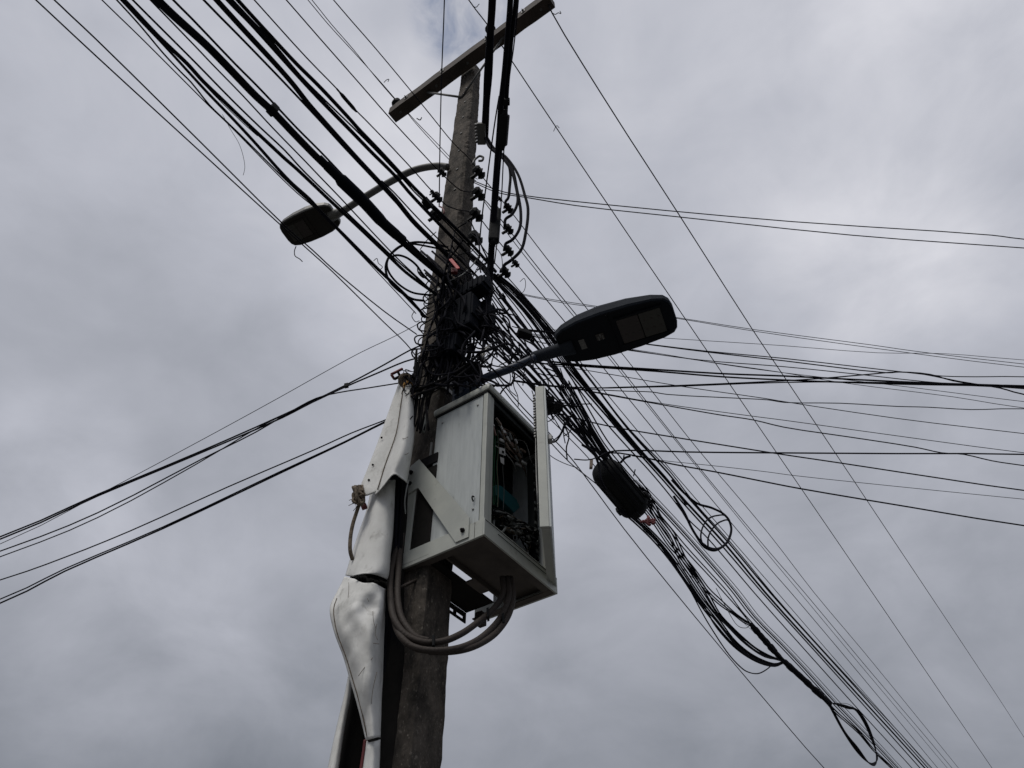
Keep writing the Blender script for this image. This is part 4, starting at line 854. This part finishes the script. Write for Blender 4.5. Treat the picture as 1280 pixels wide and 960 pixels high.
slab('rear_rail', .2245, .233, .012, WID - .012, 3.545, 3.60, 'under', br)
slab('wooden_block', .36, .40, .475, .52, 3.48, 3.545, 'hose', br, .004)
# upright and diagonal on the pole side
rail('upright', .41, .468, -.019, -.010, RZ1 + .0055, 4.05)
pA = q3(.45, -.0215, 4.22); pB = q3(.095, -.0215, 3.565)
ddv = (pB - pA).normalized(); wd = ddv.cross(S).normalized()
if wd.z < 0: wd = -wd
prism('diagonal', [q3(.472, -.0215, 4.11), q3(.455, -.0215, 4.15), q3(.405, -.0215, 4.17), q3(.06, -.0215, 3.66), q3(.06, -.0215, 3.556), q3(.13, -.0215, 3.556), q3(.39, -.0215, 3.98), q3(.472, -.0215, 3.965)], -S * .005, 'bracket', br)
slab('top_arm', .30, .41, -.008, .04, 4.12, 4.18, 'cable2', br)
for (u, z) in ((.445, 4.10), (.445, 4.03), (.09, 3.60)):
    lathe('bolt', q3(u, -.027, z), -S, [(0, .011), (.008, .011), (.009, .006), (.016, .006)], 'cable2', br, 6, False)
slab('shade_plate', .30, .405, -.006, -.001, RZ1 + .006, 4.10, 'strip', br)  # added dark plate, stands in for the shadow on the pole behind the upright
slab('threaded_rod', .345, .353, -.01, .0, 4.18, 4.27, 'galv', br)
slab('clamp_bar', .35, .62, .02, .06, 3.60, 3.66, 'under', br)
tube('stay', [at(486, 739, 2.90), at(503, 733, 2.93), at(521, 725, 2.98)], .007, 'hose', br, 2, 6)

# hoses
HH = [
 ([(628, 722, 3.02), (629, 742, 3.0), (616, 762, 2.97), (597, 778, 2.92), (575, 793, 2.86), (552, 802, 2.82), (530, 803, 2.80), (508, 794, 2.80), (493, 774, 2.82), (488, 745, 2.86), (489, 715, 2.92), (495, 690, 2.97), (502, 660, 3.0)], 'innermost brown hose looping from the cabinet bottom round the pole front'),
 ([(634, 722, 3.03), (636, 745, 3.0), (628, 768, 2.97), (611, 789, 2.92), (590, 804, 2.86), (564, 812, 2.81), (535, 813, 2.79), (515, 808, 2.79), (502, 797, 2.8), (494, 780, 2.84), (491, 750, 2.88)], 'outer brown hose with the lowest sag under the cabinet'),
 ([(638, 722, 3.04), (641, 745, 3.02), (636, 768, 2.98), (622, 789, 2.94), (603, 803, 2.89), (580, 812, 2.84), (556, 815, 2.82), (536, 814, 2.81)], 'rightmost brown hose under the cabinet'),
 ([(506, 660, 3.0), (500, 690, 2.97), (498, 715, 2.92), (497, 745, 2.87), (501, 770, 2.84), (510, 786, 2.82), (521, 797, 2.81), (535, 801, 2.82)], 'short brown hose curving down the left side of the pole front'),
]
for pts, lab in HH:
    tag(tube('hose', [at(*p) for p in pts], .0135, 'hose', None, 6, 12), lab, 'hose')
for (x, y, yy, lab) in ((542, 803, 2.80, 'left dark tie round the hoses'), (610, 768, 2.95, 'upper dark tie round the hoses'), (629, 775, 2.96, 'right dark tie round the hoses with a sticking tail')):
    tag(box('cable_tie', at(x, y, yy), Vector((.005, 0, .002)), Vector((0, .02, 0)), Vector((-.002, 0, .022)), 'plastic', None, .002), lab, 'cable tie')

# ------------------------------------------------------------------ white sheet cover
gd = thing('cable_cover', (-.62, 2.95, .12), 'torn dirty white sheet cover over cables on the left side of the pole', 'cable cover')
def sheet(name, rows, m, parent, th=.004, n=4, rough=.004, freq=9, facet=False):
    """rows: list of [(px,py,y)...] with the same number of columns"""
    G = [[at(*p) for p in r] for r in rows]
    G = [smoothpath(r, n) for r in G]; cols_ = len(G[0]); GT = [smoothpath([G[i][j] for i in range(len(G))], n) for j in range(cols_)]
    nr = len(GT[0]); V = [GT[j][i] for i in range(nr) for j in range(cols_)]
    def crease(q): return (abs(noise.noise(q * freq)) * 1.6 + .5 * abs(noise.noise(q * freq * 2.3 + Vector((3, 1, 4)))) - .5)
    if facet:
        fr = random.Random(31); xs_ = [v_.x for v_ in V]; zs_ = [v_.z for v_ in V]; folds = []
        for _ in range(30):
            g_ = fr.uniform(0, math.pi); folds.append((fr.uniform(min(xs_), max(xs_)), fr.uniform(min(zs_), max(zs_)), math.cos(g_), math.sin(g_), fr.uniform(.03, .07), fr.uniform(.06, .2), fr.choice((-1, 1)) * fr.uniform(.005, .012)))
        def crease(q):
            h = 0
            for (x0, z0, cx, cz, Lw, Tl, am) in folds:
                dx, dz = q.x - x0, q.z - z0
                h += am * max(0, 1 - abs(dx * cz - dz * cx) / Lw) * max(0, 1 - abs(dx * cx + dz * cz) / Tl)
            return h / rough
    V = [v_ + Vector((.25 * noise.noise(v_ * freq * .7), crease(v_ if facet else v_ + Vector((5, 5, 5))), 0)) * rough for v_ in V]
    Fc = [(i * cols_ + j, i * cols_ + j + 1, (i + 1) * cols_ + j + 1, (i + 1) * cols_ + j) for i in range(nr - 1) for j in range(cols_ - 1)]
    o = link(name, V, Fc, m, parent, True); md = o.modifiers.new('thickness', 'SOLIDIFY'); md.thickness = th; md.offset = 0
    return o
# upper sheet: flat flange, fold, half tube
sheet('flange_sheet', [
    [(499, 478, 2.93), (502, 478, 2.915), (507, 480, 2.90)],
    [(491, 500, 2.93), (497, 500, 2.91), (505, 502, 2.89)],
    [(477, 540, 2.92), (487, 540, 2.895), (499, 542, 2.87)],
    [(462, 580, 2.90), (472, 581, 2.88), (485, 582, 2.86)],
    [(451, 607, 2.89), (459, 610, 2.87), (474, 608, 2.85)],
    [(448, 614, 2.89), (456, 620, 2.87), (472, 614, 2.85)]], 'guard', gd, rough=.003)
sheet('half_tube', [
    [(504, 479, 2.94), (505, 479, 2.88), (508, 480, 2.83), (512, 480, 2.82), (515, 481, 2.85), (517, 482, 2.93)],
    [(501, 501, 2.94), (502, 501, 2.87), (506, 502, 2.81), (511, 502, 2.80), (516, 503, 2.84), (518, 504, 2.93)],
    [(494, 541, 2.93), (496, 541, 2.86), (501, 542, 2.79), (508, 542, 2.77), (515, 543, 2.82), (518, 544, 2.93)],
    [(480, 582, 2.91), (482, 581, 2.84), (489, 578, 2.77), (500, 573, 2.74), (509, 576, 2.80), (513, 578, 2.92)],
    [(470, 613, 2.90), (473, 611, 2.83), (482, 603, 2.77), (492, 591, 2.735), (502, 595, 2.79), (509, 601, 2.90)],
    [(467, 618, 2.90), (471, 617, 2.83), (481, 605, 2.77), (492, 593, 2.73), (502, 598, 2.79), (509, 604, 2.90)]], 'guard', gd, rough=.003)
tube('fold_seam', [at(*p) for p in ((505, 484, 2.86), (501.5, 502, 2.84), (495, 542, 2.83), (481, 582, 2.82), (472, 612, 2.81))], .0028, 'rope', gd, 4, 5)
for p_, q_ in (((503, 548), (510, 546)), ((497, 562), (506, 559)), ((504, 568), (511, 566)), ((487, 590), (490, 584))):
    tube('crack', [at(*p_, 2.762), at((p_[0] + q_[0]) / 2, (p_[1] + q_[1]) / 2 + 1, 2.755), at(*q_, 2.765)], .0012, 'rope', gd, 2, 4)
sheet('lower_tube', [
    [(466, 600, 2.99), (470, 600, 2.93), (477, 600, 2.88), (485, 600, 2.87), (491, 600, 2.90), (495, 600, 2.99)],
    [(459, 635, 2.98), (464, 635, 2.91), (473, 635, 2.85), (483, 635, 2.85), (490, 635, 2.89), (493, 635, 2.98)],
    [(448, 668, 2.96), (455, 668, 2.89), (467, 668, 2.83), (480, 668, 2.83), (488, 668, 2.87), (491, 668, 2.96)],
    [(440, 692, 2.95), (448, 692, 2.88), (462, 692, 2.81), (476, 692, 2.81), (485, 692, 2.85), (488, 692, 2.95)],
    [(434, 712, 2.94), (443, 714, 2.86), (458, 715, 2.79), (472, 716, 2.79), (483, 717, 2.84), (486, 718, 2.94)],
    [(432, 719, 2.94), (442, 720.5, 2.86), (455, 717, 2.79), (467, 718, 2.79), (481, 723, 2.84), (484, 725, 2.94)]], 'guard', gd)
sheet('crumpled_sheet', [
    [(431, 722, 2.93), (443, 725, 2.85), (455, 729, 2.79), (467, 729, 2.785), (478, 735, 2.83), (482, 737, 2.93)],
    [(421, 741, 2.91), (436, 741, 2.83), (450, 741, 2.78), (463, 741, 2.775), (476, 741, 2.81), (481, 742, 2.92)],
    [(413, 760, 2.88), (428, 760, 2.82), (444, 760, 2.75), (460, 760, 2.79), (474, 760, 2.79), (481, 760, 2.91)],
    [(418, 790, 2.87), (431, 790, 2.80), (446, 790, 2.77), (461, 790, 2.74), (472, 790, 2.80), (480, 790, 2.91)],
    [(429, 820, 2.86), (438, 820, 2.81), (450, 820, 2.76), (463, 820, 2.75), (472, 820, 2.82), (479, 820, 2.91)],
    [(438, 850, 2.86), (445, 850, 2.82), (454, 850, 2.77), (463, 850, 2.76), (472, 850, 2.83), (478, 850, 2.91)],
    [(448, 885, 2.86), (452, 885, 2.83), (458, 885, 2.80), (464, 885, 2.79), (471, 885, 2.83), (476, 885, 2.91)],
    [(458, 925, 2.86), (460, 925, 2.84), (463, 924, 2.81), (467, 923, 2.80), (471, 922, 2.83), (475, 922, 2.91)]], 'guard', gd, n=10, rough=.008, freq=9, facet=True)
tube('hem_fold', [at(*p) for p in ((421, 748, 2.83), (417, 762, 2.80), (421, 790, 2.79), (432, 820, 2.80), (441, 850, 2.81), (451, 885, 2.82), (459, 922, 2.83))], .0022, 'rope', gd, 4, 5)
sheet('lower_tube', [
    [(459, 926, 2.90), (462, 928, 2.84), (467, 927, 2.82), (471, 926, 2.84), (475, 924, 2.92)],
    [(455, 955, 2.90), (460, 955, 2.84), (466, 955, 2.82), (470, 955, 2.84), (474, 955, 2.92)],
    [(449, 1000, 2.90), (455, 1000, 2.84), (462, 1000, 2.82), (467, 1000, 2.84), (471, 1000, 2.92)],
    [(420, 1200, 2.90), (428, 1200, 2.84), (440, 1200, 2.82), (448, 1200, 2.84), (455, 1200, 2.92)]], 'guard', gd, n=3)
sheet('side_strip', [
    [(437, 838, 3.00), (438, 838, 2.97), (440, 840, 2.99)],
    [(431, 868, 3.00), (434, 868, 2.96), (438, 868, 2.98)],
    [(422, 905, 3.00), (427, 905, 2.95), (431, 905, 2.97)],
    [(410, 960, 3.00), (417, 960, 2.94), (423, 960, 2.96)],
    [(396, 1030, 3.0), (404, 1030, 2.94), (411, 1030, 2.96)],
    [(370, 1200, 3.0), (380, 1200, 2.94), (390, 1200, 2.96)]], 'guard', gd, n=3)
for (x, y, yy) in ((477, 547, 2.90), (466, 581, 2.885), (461, 600, 2.875)): lathe('screw', at(x, y, yy - .004), Vector((0, -.8, -.5)), [(0, .006), (.004, .005)], 'torn', gd, 8)
for pts_ in (((466, 764), (467, 777), (470, 786)), ((456, 806), (464, 804), (474, 805)), ((471, 780), (469, 792), (472, 800)), ((436, 728), (436, 738), (435, 747)), ((459, 748), (461, 752)), ((448, 845), (453, 838), (466, 822)), ((471, 840), (466, 862), (464, 880))):
    tube('crack', [at(x_, y_, 2.752) for x_, y_ in pts_], .0012, 'rope', gd, 3, 4)
# dark sheets that paint the shade beside and inside the torn cover
sheet('pole_shade_strip', [[(478, 585, 2.985), (495, 585, 2.97), (511, 585, 2.985)], [(484, 640, 2.985), (497, 640, 2.97), (509, 640, 2.985)], [(478, 720, 3.0), (492, 720, 2.97), (505, 720, 2.985)], [(470, 840, 3.0), (488, 840, 2.98), (505, 840, 2.985)], [(455, 960, 3.0), (478, 960, 2.98), (495, 960, 2.985)], [(420, 1250, 3.0), (440, 1250, 2.98), (464, 1250, 2.985)]], 'strip', gd, n=2)  # dark strip stands in for shade on the pole face beside the cover
sheet('inner_shade', [[(440, 842, 3.04), (452, 842, 3.02), (462, 842, 3.03)], [(430, 905, 3.04), (447, 905, 3.02), (460, 905, 3.03)], [(420, 960, 3.04), (440, 960, 3.02), (458, 960, 3.03)], [(395, 1100, 3.04), (415, 1100, 3.02), (435, 1100, 3.03)]], 'torn', gd, n=2)  # this black sheet and the next stand in for the dark inside
sheet('inner_shade', [[(438, 712, 2.90), (460, 712, 2.85), (482, 712, 2.90)], [(438, 738, 2.90), (460, 738, 2.85), (480, 738, 2.90)]], 'torn', gd, n=2)
# frayed edge of the tear
for k in range(34):
    t_ = k / 33; x = 441 + 40 * t_; y = 721 + 9 * t_ ** 2 + (2 if 12 < k < 26 else 0)
    pA = at(x + rng.uniform(-1, 1), y + rng.uniform(-4.5, -1), 2.78 + .06 * abs(t_ - .45)); pB = at(x + 2.5 + rng.uniform(-1, 2), y + rng.uniform(0, 4), 2.775 + .06 * abs(t_ - .45))
    if k < 2: continue
    prism('tear_flap', [pA, pB, at(x + 3.4, y - 1.5, 2.775 + .06 * abs(t_ - .45))], Vector((0, .003, 0)), 'torn', gd)
# rope knot
kn = thing('rope_knot', at(447, 622, 2.88), 'frayed brown rope knot tied at the bottom left corner of the upper sheet', 'rope')
for k in range(12):
    P = [at(448 + rng.uniform(-7, 9), 620 + rng.uniform(-13, 11), 2.86 + rng.uniform(-.03, .03)) for _ in range(5)]
    tube('strand', P, .007, 'rope', kn, 5, 6)
for k in range(16):
    P0 = at(444 + rng.uniform(-3, 6), 626 + rng.uniform(-10, 8), 2.86); tube('fray', [P0, P0 + Vector((rng.uniform(-.03, .02), rng.uniform(-.01, .01), rng.uniform(-.03, .02)))], .0015, 'rope', kn, 1, 4)
pwire('rope_end', [(449, 630, 2.88), (445, 642, 2.88), (441, 655, 2.88), (438, 672, 2.88), (438, 690, 2.88), (441, 700, 2.9)], .009, 'thin grey rope hanging from the knot down behind the white cover', 'rope', 'rope')
tag(box('red_scrap', at(455, 633, 2.93), Vector((.012, 0, .006)), Vector((0, .01, 0)), Vector((-.006, 0, .012)), 'darkred', None, .003), 'small dark red scrap caught beside the rope knot', 'scrap')
pwire('pink_strip', [(457, 925, 2.95), (455, 940, 2.95), (452, 960, 2.95), (448, 985, 2.95)], .008, 'thin pinkish strip at the left of the lowest white tube', 'strip', 'darkred')
# cables between cover and pole
for k in range(6):
    x0 = 507 - 3.4 * k
    P = [at(x0 + rng.uniform(-3, 9) + 8, 470, 2.92), at(x0 + rng.uniform(-2, 6) + 5, 520, 2.92), at(x0 + rng.uniform(-1, 3), 580, 2.955), at(x0 - 3 + rng.uniform(-1, 1), 640, 2.965), at(x0 - 7, 710, 2.97), at(x0 - 10, 790, 2.98), at(x0 - 13, 880, 3.0), at(x0 - 17, 975, 3.0), at(x0 - 28, 1300, 3.0)]
    tag(tube('riser_cable', P, .0085, 'cable' if k % 3 else 'cable2', None, 3, 7), 'black riser cable running down between the white cover and the pole', 'cable', 'riser cables beside the white cover')
pwire('grey_wire', [(511, 600, 2.83), (508, 612, 2.82), (506, 628, 2.83), (507, 642, 2.85)], .003, 'thin grey wire bowing out beside the bracket upright', 'wire', 'grey')
pwire('sheet_wire', [(516, 520, 2.80), (508, 530, 2.79), (500, 545, 2.80), (494, 565, 2.83), (487, 590, 2.86), (476, 612, 2.87)], .003, 'thin dark wire lying in the fold of the upper white sheet', 'wire', 'cable2')
# bits at the top of the cover
cl = thing('steel_clamp', at(497, 466, 2.9), 'small dark steel U clamp sticking out left above the white cover', 'clamp')
for (a_, b_) in (((489, 468), (503, 461)), ((493, 474), (504, 468)), ((489, 468), (493, 474)), ((497, 464), (500, 470))):
    tube('bar', [at(*a_, 2.88), at(*b_, 2.9)], .008, 'darkred' if a_ == (489, 468) else 'cable2', cl, 1, 4)
cl = thing('amber_cap', at(509, 481, 2.84), 'amber coloured plastic cap at the top end of the white cover', 'cap')
lathe('cap', at(510, 482, 2.84), Vector((.2, -.6, -.5)), [(0, .028), (.012, .026), (.018, .012)], 'amber', cl, 12)
lathe('rim', at(507, 476, 2.86), Vector((.2, -.6, -.5)), [(0, .04), (.012, .044), (.02, .036)], 'rope', cl, 12)
rng = random.Random(21)
for k in range(12):
    P = [at(505 + rng.uniform(-4, 20), 468 + rng.uniform(-6, 32), 2.82 + rng.uniform(-.03, .03)) for _ in range(5)]
    tag(tube('tangled_cable', P, rng.uniform(.002, .0045), rng.choice(['cable', 'cable2', 'rope']), None, 6, 5), 'thin wire snarled at the top end of the white cover', 'cable', 'wires snarled over the white cover')
for k in range(8):
    pwire('stub_wire', [(596 + rng.uniform(0, 14), 446 + rng.uniform(-6, 6), 2.8), (602 + rng.uniform(0, 8), 440 + rng.uniform(-6, 6), 2.8), (606 + rng.uniform(0, 10), 432 + rng.uniform(-4, 6), 2.8)], .0025, 'thin silvery wire end fanning out right above the lamp arm root', 'wire', 'galv', group='silvery wire ends above the arm')
for k, (yo, lab) in enumerate(((0, 'upper grey hose sweeping from the tangle down left across the pole'), (6, 'lower grey hose sweeping from the tangle down left across the pole'))):
    pwire('sweep_hose', [(601, 440 + yo, 2.8), (585, 455 + yo, 2.79), (565, 468 + yo * 1.2, 2.79), (545, 478 + yo * 1.2, 2.8), (525, 486 + yo, 2.81), (512, 492 + yo, 2.82)], .008, lab, 'hose', 'cable2')
pwire('conduit', [(534, 498, 2.86), (533, 515, 2.86), (529, 540, 2.87)], .009, 'short grey conduit on the pole left of the cabinet roof', 'conduit', 'grey')
